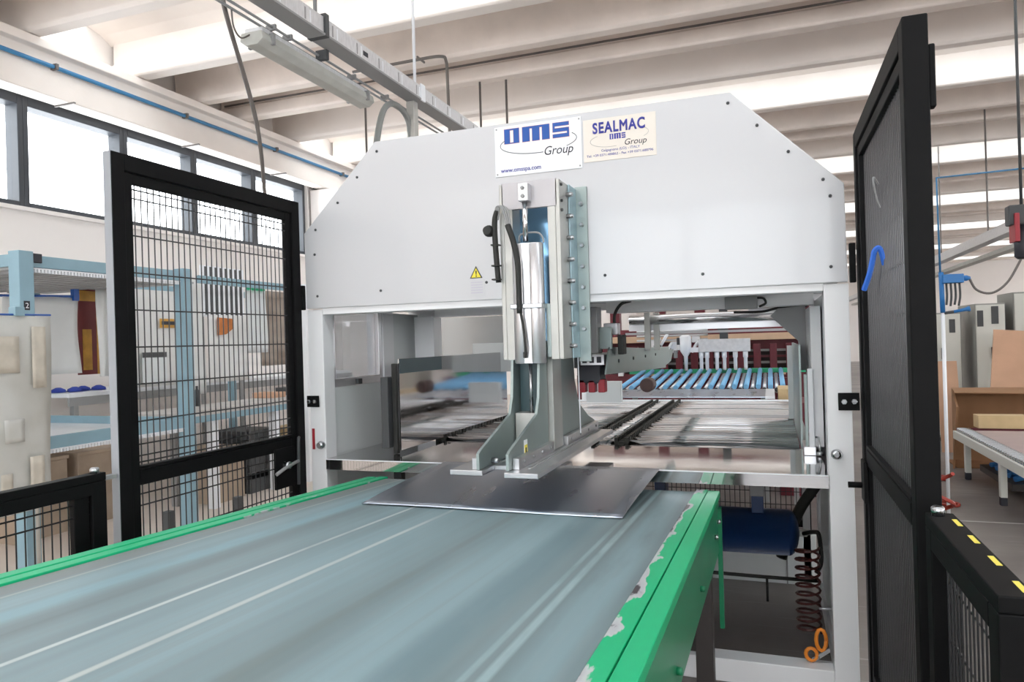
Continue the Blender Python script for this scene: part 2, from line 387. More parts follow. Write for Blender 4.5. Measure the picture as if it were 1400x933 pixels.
# ceiling: pi-shaped precast beams, glazed gaps in every fourth bay
RIBS = []
for base in (-8.7, -4.0, 0.7):
    for t, d in (('B', -3.35 + 4.7), ('C', -2.4 + 4.7), ('D', -1.65 + 4.7), ('E', -0.55 + 4.7)): RIBS.append((t, base + d))
RIBS = [r for r in RIBS if r[1] < 4.7] + [('E', 4.87)]
RIBS += [('B', 6.15), ('C', 7.08), ('D', 7.85), ('E', 8.95), ('B', 10.5), ('C', 11.7), ('D', 12.42), ('E', 13.75), ('B', 15.36), ('C', 16.65), ('D', 17.33), ('E', 18.82), ('B', 20.6),
         ('C', 21.9), ('D', 22.6), ('E', 24.1), ('B', 25.9), ('C', 27.3), ('D', 28.0), ('E', 29.9), ('B', 31.8), ('C', 33.2), ('D', 33.9), ('E', 35.6), ('B', 37.2), ('C', 38.4)]
ZB, ZS = 4.6, 5.08
X0, X1 = XL, 17.0
protos = {}
ceil = struct('ceiling', B().box(X0 - 0.3, X1, 39.0, 40.3, ZS + 0.1, ZS + 0.2), concrete)
def rib(t, y):
    if t not in protos:
        if t in 'BD':
            poly = [(0, ZB + 0.02), (0.02, ZB), (0.17, ZB), (0.19, ZB + 0.02), (0.23, ZS), (0.28, ZS + 0.12), (0.02, ZS + 0.12), (0.035, ZS), (0.03, ZB + 0.175), (0, ZB + 0.16)]
        else:
            poly = [(0.02, ZB + 0.03), (0.05, ZB), (0.18, ZB), (0.2, ZB + 0.03), (0.24, ZS), (0.26, ZS + 0.12), (-0.04, ZS + 0.12), (-0.02, ZS)]
        o = obj('rib', B().prism(poly, 'x', X0 + 0.05, X1), concrete if t in 'BE' else concrete_dk, ceil, bevel=0.008)
        protos[t] = o; o.location.y = y
    else:
        o = copy_part(protos[t], ceil, (0, y - protos[t].location.y, 0))
    return o
for i, (t, y) in enumerate(RIBS):
    rib(t, y)
    yn = RIBS[i + 1][1] if i + 1 < len(RIBS) else 40.0
    tn = RIBS[i + 1][0] if i + 1 < len(RIBS) else 'C'
    if t == 'E' and tn == 'B':
        # flange, glazed gap, flange with a sloped haunch
        a0, a1 = y + 0.22, y + 0.32; c0, c1 = yn - 0.30, yn + 0.05
        obj('flange', B().box(X0 - 0.3, X1, a0, a1, ZS + 0.02, ZS + 0.16), concrete, ceil)
        obj('flange', B().prism([(c0, ZS + 0.05), (c0 + 0.22, ZS - 0.0), (c1, ZS - 0.08), (c1, ZS + 0.16), (c0, ZS + 0.16)], 'x', X0 - 0.3, X1), concrete, ceil)
        obj('skylight_pane', B().box(X0 - 0.3, X1, a1 - 0.03, c0 + 0.03, ZS + 0.18, ZS + 0.19), skyl, ceil)
    else:
        obj('roof_panel', B().box(X0 - 0.3, X1, y + 0.2, yn + 0.06, ZS + 0.01, ZS + 0.14), concrete_dk, ceil)

# ================================================================== MACHINE HOUSING
YM = 3.227
mc = thing('sealing_machine', 'tall white machine housing with chamfered top corners spanning the conveyor', 'machine', (-1.0, 3.8, 0))
hexp = [(-2.312, 1.706), (0.302, 1.704), (0.298, 2.108), (-0.136, 2.541), (-1.872, 2.541), (-2.314, 2.106)]
obj('front_panel', B().prism(hexp, 'y', YM - 0.012, YM + 0.012), white_paint, mc, bevel=0.004)
ins = [(-2.30, 1.72), (0.29, 1.72), (0.286, 2.10), (-0.142, 2.528), (-1.866, 2.528), (-2.302, 2.1)]
obj('hood', B().prism(ins, 'y', YM + 0.013, 4.35), white_paint, mc, bevel=0.004)
for x, z in ((-2.24, 1.77), (-1.86, 1.78), (-1.28, 1.79), (-0.70, 1.79), (-0.27, 1.77), (0.24, 1.77), (0.245, 2.06), (0.22, 2.13), (0.09, 2.26), (-0.03, 2.385), (-0.145, 2.495), (-1.86, 2.49), (-1.98, 2.37), (-2.10, 2.25), (-2.24, 2.12), (-2.25, 1.99)):
    s = B(); s.lathe([(0.007, 0), (0.007, -0.003), (0.004, -0.005)], (x, YM - 0.012, z), 'y', 8)
    obj('panel_screw', s, grey_dk, mc)
# front frame
for x0, x1 in ((-2.315, -2.222), (0.21, 0.305)):
    obj('front_post', B().box(x0, x1, YM, YM + 0.1, 0, 1.70), white_in, mc, bevel=0.004)
obj('header_beam', B().box(-2.22, 0.21, YM + 0.0, YM + 0.1, 1.672, 1.715), white_in, mc, bevel=0.003)
obj('base_beam', B().box(-2.222, 0.21, YM, YM + 0.1, 0, 0.1), white_in, mc, bevel=0.004)
for x0, x1 in ((-2.315, -2.222), (0.22, 0.305)):
    obj('rear_post', B().box(x0, x1, 4.35, 4.45, 0, 1.74), white_in, mc, bevel=0.004)
obj('rear_beam', B().box(-2.222, 0.22, 4.35, 4.45, 1.68, 1.78), white_in, mc, bevel=0.004)
for x0, x1, n in ((-2.315, -2.222, 0), (0.22, 0.305, 1)):
    obj('side_beam', B().box(x0, x1, YM + 0.1, 4.35, 0, 0.1), white_in, mc)
# left side wall: lower white panel, clear window above it, middle post
obj('side_panel', B().box(-2.30, -2.24, YM + 0.1, 4.35, 0.1, 1.28), greyliner, mc)
obj('side_post', B().box(-2.31, -2.225, 3.86, 3.99, 1.28, 1.705), white_in, mc, bevel=0.003)
b = B(); b.box(-2.285, -2.235, YM + 0.1, 3.86, 1.28, 1.325); b.box(-2.285, -2.235, YM + 0.1, YM + 0.13, 1.325, 1.70); b.box(-2.285, -2.235, 3.82, 3.86, 1.325, 1.70)
f = obj('window_frame', b, alu, mc, bevel=0.002)
obj('clear_pane', B().box(-2.262, -2.258, YM + 0.13, 3.82, 1.325, 1.70), glass('clear_plastic', (0.82, 0.83, 0.85), 0.08, 0.25), f)
obj('window_latch', B().box(-2.235, -2.215, 3.55, 3.59, 1.285, 1.315), grey_dk, f)
obj('side_panel', B().box(-2.30, -2.24, 3.99, 4.35, 1.28, 1.70), greyliner, mc)
# second frame inside
obj('inner_post', B().box(-2.20, -2.06, 4.22, 4.34, 0.93, 1.68), white_in, mc, bevel=0.003)
obj('inner_beam', B().box(-2.06, -1.12, 4.24, 4.34, 1.675, 1.765), white_in, mc, bevel=0.003)
obj('inner_beam', B().box(-0.86, 0.21, 3.95, 4.1, 1.645, 1.72), white_in, mc, bevel=0.003)
obj('inner_cover', B().box(-2.7, -1.3, 5.05, 5.08, 1.30, 1.70), mat('cover_metal', (176, 178, 178), 0.4, metal=0.6), mc, bevel=0.003)
obj('inner_cover', B().box(-2.12, -1.5, 5.0, 5.03, 1.28, 1.495), greyliner, mc, bevel=0.003)
# right side wall with inner liner
obj('side_panel', B().box(0.235, 0.295, YM + 0.1, 4.35, 0.1, 1.68), greyliner, mc)
obj('liner', B().box(0.18, 0.228, 3.75, 4.34, 0.95, 1.63), white_in, mc, bevel=0.003)
# overhead tubes, boxes and cable
s = B(); s.lathe([(0.032, -0.85), (0.032, 0.06)], (0, 4.6, 1.615), 'x', 16); obj('cross_tube', s, chrome, mc)
obj('cross_rail', B().box(-0.86, 0.13, 4.62, 4.68, 1.545, 1.585), alu, mc)
obj('cross_rail', B().box(-0.9, 0.16, 4.7, 4.74, 1.52, 1.535), white_in, mc)
obj('junction_box', B().box(-0.22, -0.06, 3.88, 3.96, 1.635, 1.70), grey_md, mc, bevel=0.004)
obj('terminal_box', B().box(-0.12, 0.1, 4.45, 4.58, 1.62, 1.66), alu, mc, bevel=0.004)
obj('cable', B().tube(smooth([(-0.06, 3.9, 1.69), (-0.03, 3.9, 1.685), (-0.02, 3.9, 1.66), (-0.05, 3.92, 1.645)]), 0.006), darkrub, mc)
obj('cable', B().tube(smooth([(-0.2, 4.4, 1.635), (-0.05, 4.4, 1.632), (0.05, 4.4, 1.65), (0.2, 4.4, 1.655)]), 0.007), darkrub, mc)
b = B(); b.prism([(0.04, 1.64), (0.18, 1.65), (0.2, 1.3), (0.15, 1.3), (0.14, 1.46), (0.0, 1.6)], 'y', 4.2, 4.22)
obj('corner_bracket', b, grey_md, mc, bevel=0.002)
# sensors and marks on the posts
for x, z in ((-2.245, 0.985), (0.24, 1.0)):
    s = B(); s.lathe([(0.018, 0), (0.022, -0.015), (0.017, -0.03), (0.01, -0.032)], (x, YM, z), 'y', 14); obj('push_knob', s, steel, mc)
b = B(); b.box(-2.305, -2.29, YM - 0.003, YM, 0.96, 1.07); obj('red_stripe', b, redp, mc)
# rear low plate seen below the table
obj('rear_panel', B().box(-2.222, 0.22, 4.6, 4.63, 0.0, 0.3), greyliner, mc)
obj('rear_panel_seam', B().box(0.05, 0.058, 4.592, 4.6, 0.0, 0.3), grey_md, mc)
# white sign plate with logo
sp_ = obj('sign_plate', B().box(-1.216, -0.79, YM - 0.016, YM - 0.012, 2.288, 2.525), signw, mc, bevel=0.001)
yb = YM - 0.0165
def quad(b, pts, y): 
    f = b.bm.faces.new([b.bm.verts.new((u, y, v)) for u, v in pts])
def rects(name, rs, m, parent, y):
    b = B()
    for x0, x1, z0, z1 in rs: b.box(x0, x1, y - 0.0004, y, z0, z1)
    return obj(name, b, m, parent)
def logo(x0, z0, w, h, parent, y, m, outline=None):
    # three block letters drawn as stripes: O with a slot, M with two slots, S of three bars
    lw = w * 0.235; g = lw * 0.38
    O = [(x0, x0 + lw * 0.38, z0, z0 + h), (x0 + lw * 0.62, x0 + lw, z0, z0 + h), (x0 + lw * 0.38, x0 + lw * 0.62, z0, z0 + h * 0.06), (x0 + lw * 0.38, x0 + lw * 0.62, z0 + h * 0.9, z0 + h)]
    xm = x0 + w * 0.285; mw = w * 0.42
    st = [(0.0, 0.27), (0.365, 0.635), (0.73, 1.0)]
    Mr = [(xm + mw * a, xm + mw * e, z0, z0 + h) for a, e in st] + [(xm + mw * 0.27, xm + mw * 0.365, z0 + h * 0.86, z0 + h), (xm + mw * 0.635, xm + mw * 0.73, z0 + h * 0.86, z0 + h)]
    xs = x0 + w * 0.755; sw = w * 0.245
    S = [(xs, xs + sw, z0, z0 + h * 0.24), (xs, xs + sw, z0 + h * 0.38, z0 + h * 0.62), (xs, xs + sw, z0 + h * 0.76, z0 + h), (xs, xs + sw * 0.12, z0 + h * 0.62, z0 + h * 0.76), (xs + sw * 0.88, xs + sw, z0 + h * 0.24, z0 + h * 0.38)]
    for r in (O, Mr, S):
        if outline: rects('letter_outline', [(a - 0.0014, c + 0.0014, d - 0.0014, e + 0.0014) for a, c, d, e in r], outline, parent, y + 0.0003)
        rects('letter_block', r, m, parent, y)
def ring(cx, cz, rx, rz, a0, a1, r, y, m, parent, n=28):
    pts = [(cx + rx * math.cos(math.radians(a0 + (a1 - a0) * i / n)), y, cz + rz * math.sin(math.radians(a0 + (a1 - a0) * i / n))) for i in range(n + 1)]
    obj('swoosh', B().tube(pts, r, 5), m, parent)
orange_line = mat('outline_orange', (214, 150, 120), 0.5)
logo(-1.166, 2.440, 0.318, 0.070, sp_, yb, inkblue, orange_line)
ring(-1.0, 2.432, 0.187, 0.050, 152, 278, 0.0015, yb, inkdark, sp_)
ring(-1.0, 2.432, 0.187, 0.050, -42, 28, 0.0015, yb, inkdark, sp_)
text('lettering', 'Group', 0.058, inkdark, -0.968, yb, 2.366, sp_, width=0.138, shear=0.25)
text('lettering', 'www.omsspa.com', 0.028, inknavy, -1.188, yb, 2.306, sp_, width=0.20, offset=0.0004)
s = B()
for x, z in ((-1.205, 2.514), (-0.80, 2.514), (-1.205, 2.299), (-0.80, 2.299)): s.lathe([(0.004, 0), (0.004, -0.002)], (x, YM - 0.016, z), 'y', 8)
obj('sign_rivets', s, grey_md, sp_)['kind'] = 'stuff'
# cream name plate
np_ = obj('name_plate', B().box(-0.782, -0.452, YM - 0.014, YM - 0.012, 2.310, 2.503), signc, mc, bevel=0.001)
yb2 = YM - 0.0145
text('lettering', 'SEALMAC', 0.068, inknavy, -0.738, yb2, 2.437, np_, width=0.238, offset=0.0022, space=1.15)
logo(-0.660, 2.402, 0.072, 0.025, np_, yb2, inknavy)
ring(-0.655, 2.40, 0.095, 0.03, 130, 285, 0.0007, yb2, grey_md, np_)
ring(-0.575, 2.42, 0.09, 0.03, -40, 55, 0.0007, yb2, grey_md, np_)
text('lettering', 'Group', 0.038, inkdark, -0.592, yb2, 2.370, np_, width=0.098, shear=0.25)
text('lettering', 'Galgagnano (LO) - ITALY', 0.016, inknavy, -0.70, yb2, 2.351, np_, width=0.175)
text('lettering', 'Tel. +39 0371.488862 - Fax +39 0371.688796', 0.015, inknavy, -0.768, yb2, 2.331, np_, width=0.302)
# warning mark and faint notice
tri = [(-1.362, 1.815), (-1.304, 1.815), (-1.333, 1.868)]
wl_ = obj('warning_sticker', B().prism([(-1.366, 1.8125), (-1.300, 1.8125), (-1.333, 1.872)], 'y', YM - 0.0135, YM - 0.012), inkdark, mc)
obj('sticker_face', B().prism([(-1.358, 1.8165), (-1.308, 1.8165), (-1.333, 1.862)], 'y', YM - 0.0142, YM - 0.0135), signy, wl_)
text('sticker_mark', '!', 0.042, inkdark, -1.338, YM - 0.0145, 1.8205, wl_, offset=0.0008)
nt_ = obj('notice_sticker', B().box(-1.375, -1.290, YM - 0.0132, YM - 0.012, 1.728, 1.803), white_paint, mc)
rects('faded_print', [(-1.362, -1.30, 1.79 - 0.0125 * i, 1.7955 - 0.0125 * i) for i in range(5)], inkfaint, nt_, YM - 0.0133)

# ================================================================== TABLE IN THE MACHINE
tb = thing('transfer_table', 'polished steel table shelf across the front of the white machine', 'table', (-1.0, 3.6, 0.0))
obj('table_top', B().box(-2.221, 0.209, YM - 0.006, 3.93, 0.905, 0.912), polished, tb)
obj('front_edge', B().box(-2.221, 0.209, YM - 0.006, YM + 0.0, 0.856, 0.905), polished, tb)
obj('under_rail', B().box(-2.2, 0.2, YM + 0.05, YM + 0.1, 0.846, 0.905), grey_dk, tb)
obj('edge_highlight', B().box(-2.221, 0.209, YM - 0.010, YM - 0.006, 0.9075, 0.9125), signw, tb)  # white strip painted as the bright highlight along the front edge
obj('table_frame', B().box(-2.2, 0.18, 3.85, 3.92, 0.82, 0.9), grey_dk, tb)
for x in (-2.18, -1.2): obj('support_leg', B().box(x, x + 0.05, 3.86, 3.91, 0, 0.82), grey_dk, tb)

# ================================================================== BELT CONVEYOR
SL = 0.047; Z32 = 0.83
def zb(y): return Z32 - SL * (y - 3.2)
bc = thing('belt_conveyor', 'wide pale blue belt conveyor with worn green side rails feeding the machine', 'conveyor', (-1.08, 1.6, 0))
def slab(b, x0, x1, y0, y1, t0, t1):            # follows the tilt of the belt
    b.hexa([(x0, y0, zb(y0) + t0), (x1, y0, zb(y0) + t0), (x1, y1, zb(y1) + t0), (x0, y1, zb(y1) + t0)],
           [(x0, y0, zb(y0) + t1), (x1, y0, zb(y0) + t1), (x1, y1, zb(y1) + t1), (x0, y1, zb(y1) + t1)])
    return b
YB0, YB1 = 0.2, 3.17
b = B()
prof = [(YB0, zb(YB0))] + [(YB1, zb(YB1))] + [(YB1 + 0.05 * math.sin(a), zb(YB1) - 0.05 + 0.05 * math.cos(a)) for a in (0.4, 0.8, 1.2, 1.57, 2.0, 2.5, 3.14)] + [(YB0, zb(YB0) - 0.1)]
b.prism(prof, 'x', -1.838, -0.325)
for f in b.bm.faces: f.smooth = False
obj('belt', b, belt_material(), bc)
obj('inner_rail', slab(B(), -0.322, -0.274, YB0, 3.2, -0.1, 0.006), rail_material('green_rail_right_inner', -0.322, 1, 0.17), bc, bevel=0.002)
obj('outer_rail', slab(B(), -0.270, -0.222, YB0, 3.165, -0.02, 0.008), rail_material('green_rail_right_outer', -0.222, -1, -0.08), bc, bevel=0.003)
obj('inner_rail', slab(B(), -1.885, -1.842, YB0, 3.2, -0.1, 0.006), rail_material('green_rail_left_inner', -1.842, -1, 0.02), bc, bevel=0.002)
obj('outer_rail', slab(B(), -1.935, -1.889, YB0, 3.165, -0.02, 0.008), rail_material('green_rail_left_outer', -1.935, 1, -0.05), bc, bevel=0.003)
for x0, x1 in ((-0.236, -0.228), (-1.929, -1.921)):
    obj('side_frame', slab(B(), x0, x1, YB0, 3.16, -0.24, -0.02), railgreen_side, bc, bevel=0.002)
    b = B(); 
for x0, x1 in ((-0.30, -0.236), (-1.92, -1.86)):
    for y in (0.5, 2.78): obj('leg', B().box(x0, x1, y, y + 0.08, 0, zb(y) - 0.1), legbrown, bc, bevel=0.003)
for y in (0.52, 2.8): obj('cross_bar', B().box(-1.86, -0.30, y, y + 0.05, 0.3, 0.36), legbrown, bc)
obj('green_angle', B().box(-0.232, -0.214, 3.1, 3.13, 0.28, 0.78), railgreen_side, bc)
for y, z in ((2.3, -0.16), (2.9, -0.13), (3.05, -0.1), (1.7, -0.18)):
    s = B(); bolt(s, (-0.228, y, zb(y) + z), 'x', 0.010, 0.014); obj('bolt', s, steel if y > 2.8 else railgreen_side, bc)

# ================================================================== SHEET METAL
def sheet(u, v):
    x = -1.567 + 1.057 * u; y = 2.505 + 0.727 * v
    z = 0.868 + 0.047 * v + 0.004 * math.sin(3.1 * v) + 0.004 * (1 - v) * math.sin(u * 6) * 0.5
    return (x + 0.03 * v, y, z)
single('metal_sheet', B().grid(sheet, 20, 14), brushed, 'loose grey steel sheet lying on the blue belt and the table edge', 'metal sheet', solid=0.0008)

# ================================================================== VERTICAL LIFT UNIT
pr = thing('lift_unit', 'vertical grey lift unit with long bright cylinder and forked foot', 'press', (-0.97, 3.05, 1.0))
YF = 2.95
obj('top_plate', B().box(-1.095, -0.84, YF, YF + 0.02, 2.075, 2.195), topgrey, pr, bevel=0.003)
obj('left_guide', B().box(-1.105, -1.085, YF, YM - 0.014, 1.42, 2.19), zinc, pr, bevel=0.003)
obj('left_flange', B().box(-1.085, -1.045, YF, YF + 0.012, 1.42, 2.075), zinc, pr, bevel=0.002)
obj('right_guide', B().box(-0.85, -0.83, YF, YM - 0.014, 1.42, 2.19), zinc, pr, bevel=0.003)
obj('right_flange', B().box(-0.885, -0.85, YF, YF + 0.012, 1.42, 2.075), zinc, pr, bevel=0.002)
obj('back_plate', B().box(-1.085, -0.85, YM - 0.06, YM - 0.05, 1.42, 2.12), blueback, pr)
obj('mounting_plate', B().box(-0.828, -0.772, YM - 0.026, YM - 0.0125, 1.40, 2.2), zincgreen, pr, bevel=0.002)
obj('reflection_strip', B().box(-0.829, -0.822, 3.085, 3.2, 1.42, 2.19), bluereflect, pr, bevel=0.001)  # strip coloured blue to stand for a reflection on the guide
for i in range(8):
    z = 2.14 - i * 0.095
    s = B(); bolt(s, (-0.83, 3.06, z), 'x', 0.011, 0.03); obj('guide_bolt', s, steel, pr)
    if i < 7:
        s = B(); bolt(s, (-0.798, YM - 0.026, z - 0.02), 'y', 0.010, -0.022); obj('plate_bolt', s, steel, pr)
for z in (2.17, 2.10, 2.06):
    s = B(); bolt(s, (-0.83, 2.975, z), 'x', 0.007, 0.008); obj('cap_screw', s, grey_dk, pr)
# piston bracket, rod and cylinder
br = obj('rod_bracket', B().box(-1.0, -0.955, YF - 0.05, YF, 2.10, 2.175), alu, pr, bevel=0.003)
for z in (2.155, 2.12):
    s = B(); bolt(s, (-0.978, YF - 0.05, z), 'y', 0.009, -0.008); obj('bracket_bolt', s, grey_md, br)
s = B(); s.lathe([(0.012, 1.93), (0.012, 2.10)], (-0.978, 2.925, 0), 'z', 14); obj('piston_rod', s, chrome, pr)
cyl = B()
for cx in (-1.005, -0.94):
    cyl.lathe([(0.034, 1.405), (0.037, 1.41), (0.037, 1.915), (0.034, 1.92)], (cx, 2.93, 0), 'z', 20)
cyl.box(-1.005, -0.94, 2.897, 2.97, 1.405, 1.92)
cy_o = obj('cylinder', cyl, alu, pr, bevel=0.002)
obj('cylinder_band', B().box(-1.044, -0.902, 2.885, 2.972, 1.64, 1.66), steel, cy_o, bevel=0.003)
obj('cylinder_fitting', B().box(-0.99, -0.975, 2.88, 2.897, 1.43, 1.455), grey_dk, cy_o)
obj('top_loop', B().tube(smooth([(-1.01, 2.93, 1.93), (-1.0, 2.93, 1.962), (-0.93, 2.93, 1.965), (-0.905, 2.93, 1.945), (-0.9, 2.93, 1.92)]), 0.004), grey_md, cy_o)
# black hose bundle and cables
obj('hose_bundle', B().tube(smooth([(-1.11, 2.93, 1.76), (-1.115, 2.92, 1.9), (-1.115, 2.915, 2.02), (-1.10, 2.91, 2.07)]), [0.013] * 18 + [0.011]), darkrub, pr)
for k, dx in enumerate((0, 0.008, 0.016)):
    obj('white_cable', B().tube(smooth([(-1.115 + dx, 2.915, 2.03), (-1.10 + dx, 2.905, 2.085), (-1.07 + dx * 1.2, 2.9, 2.07), (-1.05 + dx, 2.89, 2.0), (-1.025 + dx * 0.5, 2.885, 1.94)]), 0.0045), grey_md, pr)
obj('black_hose', B().tube(smooth([(-1.045, 2.885, 2.0), (-1.02, 2.88, 1.93), (-1.003, 2.88, 1.84), (-1.0, 2.88, 1.74), (-1.0, 2.88, 1.62)]), 0.013), darkrub, pr)
obj('black_hose', B().tube(smooth([(-0.998, 2.88, 1.64), (-0.985, 2.88, 1.56), (-0.978, 2.88, 1.47), (-0.982, 2.885, 1.43)]), 0.006), darkrub, pr)
s = B(); s.lathe([(0.024, 0), (0.026, -0.02), (0.018, -0.045)], (-1.142, 2.93, 1.985), 'y', 14); obj('black_knob', s, darkrub, pr)
for z in (1.92, 1.83, 1.77): obj('cable_tie', B().box(-1.133, -1.098, 2.905, 2.94, z, z + 0.006), darkrub, pr)
# moving column with gussets and the forked foot
obj('column', B().box(-1.05, -0.955, 3.08, 3.2, 1.016, 1.5), zincgreen, pr, bevel=0.003)
obj('inner_shadow_plate', B().box(-1.055, -0.955, 3.02, 3.03, 1.19, 1.42), darkteal, pr)  # dark teal plate standing in for the shade between the gussets
s = B(); s.lathe([(0.008, 1.19), (0.008, 1.406)], (-0.985, 2.96, 0), 'z', 10); obj('lower_rod', s, steel, pr)
obj('foot_block', B().box(-1.055, -0.955, 2.94, 3.06, 1.012, 1.19), zinc, pr, bevel=0.003)
obj('slide_block', B().box(-0.905, -0.875, 2.955, 2.985, 1.43, 1.66), zincgreen, pr, bevel=0.002)
gf = [(2.53, 1.014), (2.53, 1.075), (2.55, 1.085), (2.895, 1.19), (2.93, 1.26), (2.952, 1.43), (2.962, 1.66), (3.05, 1.66), (3.05, 1.014)]
for x in (-1.065, -0.945):
    obj('front_gusset', B().prism(gf, 'x', x - 0.006, x + 0.006), zincgreen, pr, bevel=0.001)
gr = [(3.2, 1.014), (3.2, 1.42), (3.45, 1.42), (3.47, 1.3), (3.54, 1.18), (3.72, 1.10), (3.86, 1.06), (3.86, 1.014)]
for x in (-1.06, -0.93):
    obj('rear_gusset', B().prism(gr, 'x', x - 0.006, x + 0.006), zincgreen, pr, bevel=0.001)
obj('column_tube', B().box(-0.955, -0.915, 3.06, 3.2, 1.014, 1.45), zinc, pr, bevel=0.003)
fk = obj('fork', B().box(-1.184, -1.048, 2.53, 3.83, 0.992, 1.012), alu, pr, bevel=0.003)
fk2 = obj('fork', B().box(-0.951, -0.817, 2.505, 3.83, 0.992, 1.012), alu, pr, bevel=0.003)
obj('cross_plate', B().box(-1.048, -0.951, 2.66, 3.2, 0.994, 1.010), alu, pr, bevel=0.002)
for x0, x1, y0, y1 in ((-1.098, -1.072, 2.55, 3.02), (-0.938, -0.912, 2.57, 3.04), (-0.924, -0.898, 3.22, 3.84), (-1.095, -1.067, 3.22, 3.84)):
    r = obj('clamp_bar', B().box(x0, x1, y0, y1, 1.012, 1.055), alu, pr, bevel=0.002)
    for k in range(4):
        s = B(); bolt(s, (x1, y0 + 0.06 + k * (y1 - y0 - 0.12) / 3, 1.036), 'x', 0.007, 0.005); obj('clamp_bolt', s, grey_md, r)
obj('rib_strip', B().box(-0.885, -0.875, 2.6, 3.8, 1.012, 1.016), grey_md, fk2)
s = B(); bolt(s, (-1.058, 2.66, 1.03), 'x', 0.012, 0.03); obj('bolt', s, steel, pr)
st = obj('warning_label', B().box(-0.939, -0.9375, 2.71, 2.75, 1.04, 1.105), signw, pr)
obj('label_face', B().box(-0.9375, -0.937, 2.713, 2.747, 1.043, 1.085), signy, st)
obj('label_mark', B().box(-0.937, -0.9366, 2.722, 2.738, 1.052, 1.074), inkdark, st)
obj('guide_wire', B().tube([(-0.86, 3.3, 1.42), (-0.858, 3.3, 1.06)], 0.003, 6), signw, pr)

# ================================================================== ROLLER BED IN THE MACHINE
rb = thing('roller_bed', 'bed of bright steel rollers split by two dark chain tracks inside the machine', 'roller conveyor', (-0.9, 5.2, 0))
NR, Y0R, DY = 42, 4.02, 0.0605
def roller_mesh(x0, x1, r=0.037):
    b = B(); b.lathe([(r * 0.5, x0), (r, x0 + 0.001), (r, x1 - 0.001), (r * 0.5, x1)], (0, Y0R, 0.93 - r), 'x', 14); return b
NR, DY = 26, 0.098
segs = [(-1.885, -1.03), (-0.955, -0.845), (-0.76, 0.125)]
protoR = [obj('roller', roller_mesh(a, c), chrome, rb) for a, c in segs]
protoD = [obj('roller', roller_mesh(a, c), dull, rb) for a, c in segs]
for o in protoD: o.location.y = 3 * DY
for k in [k for k in range(1, NR) if k != 3]:
    for p, q in zip(protoR, protoD): copy_part(q if k in (3, 4, 8, 13, 14, 19, 23) else p, rb, (0, k * DY if k not in (3, 4, 8, 13, 14, 19, 23) else (k - 3) * DY, 0))
for x0, x1 in ((-1.028, -0.957), (-0.843, -0.762), (-1.95, -1.888)):
    b = B(); b.box(x0, x1, 3.95, 6.5, 0.875, 0.905); obj('track', b, darkrub, rb)
    b = B(); n = 46
    for k in range(n):
        y = 3.97 + k * 0.055
        b.box(x0 + 0.004, x0 + 0.022, y, y + 0.03, 0.905, 0.945); b.box(x1 - 0.022, x1 - 0.004, y + 0.02, y + 0.05, 0.905, 0.945)
        b.box(x0 + 0.022, x1 - 0.022, y + 0.01, y + 0.03, 0.905, 0.925)
    o = obj('chain_links', b, chainm, rb); o['kind'] = 'stuff'
obj('end_bar', B().box(-1.95, 0.2, 6.54, 6.6, 0.9, 0.935), signw, rb, bevel=0.004)
for x in (-1.955, 0.15):
    obj('bed_frame', B().box(x, x + 0.04, 3.95, 6.58, 0.82, 0.9), grey_md, rb)
for x in (-1.95, 0.15):
    for y in (4.6, 6.5): obj('leg', B().box(x, x + 0.04, y, y + 0.05, 0, 0.82), grey_md, rb)
# mirror-bright side guides
gl = obj('left_guide_plate', B().box(-1.905, -1.897, 3.45, 5.12, 0.93, 1.425), polished, rb)
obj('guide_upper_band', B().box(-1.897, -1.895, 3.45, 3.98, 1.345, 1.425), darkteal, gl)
obj('guide_edge', B().box(-1.93, -1.905, 3.42, 3.45, 0.915, 1.4), darkrub, gl, bevel=0.003)
obj('guide_rail', B().box(-1.975, -1.932, 3.38, 3.45, 0.95, 1.33), grey_dk, gl, bevel=0.003)
gr_ = obj('right_guide_plate', B().box(0.132, 0.142, 3.98, 5.2, 0.91, 1.44), zincgreen, rb)
obj('right_guide_bar', B().box(0.16, 0.185, 3.72, 3.76, 0.95, 1.33), signw, gr_, bevel=0.003)
obj('right_guide_strip', B().box(0.146, 0.158, 3.75, 3.8, 0.95, 1.3), zincgreen, gr_)
obj('right_guide_foot', B().box(0.135, 0.19, 3.72, 3.95, 0.912, 0.955), alu, gr_, bevel=0.003)
s = B(); s.tube([(0.19, 3.73, 1.0), (0.2, 3.72, 1.0), (0.205, 3.71, 0.96), (0.205, 3.71, 0.93)], 0.005); bolt(s, (0.205, 3.71, 0.915), 'z', 0.014, 0.018); obj('adjuster', s, steel, gr_)
obj('right_guide_post', B().box(0.1, 0.16, 5.15, 5.2, 0.93, 1.42), greyliner, gr_)

# ================================================================== BEYOND THE MACHINE
pt = thing('steel_plate_table', 'dark shiny steel plate on a table just behind the roller bed', 'table', (-0.75, 7.1, 0))
obj('plate', B().box(-1.46, -0.06, 6.66, 7.62, 0.945, 0.955), brushed, pt)
obj('left_edge', B().box(-1.66, -1.46, 6.66, 7.62, 0.935, 0.952), alu, pt)
obj('right_edge', B().box(-0.06, 0.02, 6.66, 7.62, 0.935, 0.956), signw, pt)
for x in (-1.4, -0.1):
    for y in (6.8, 7.6): obj('leg', B().box(x, x + 0.05, y, y + 0.05, 0, 0.935), grey_md, pt)

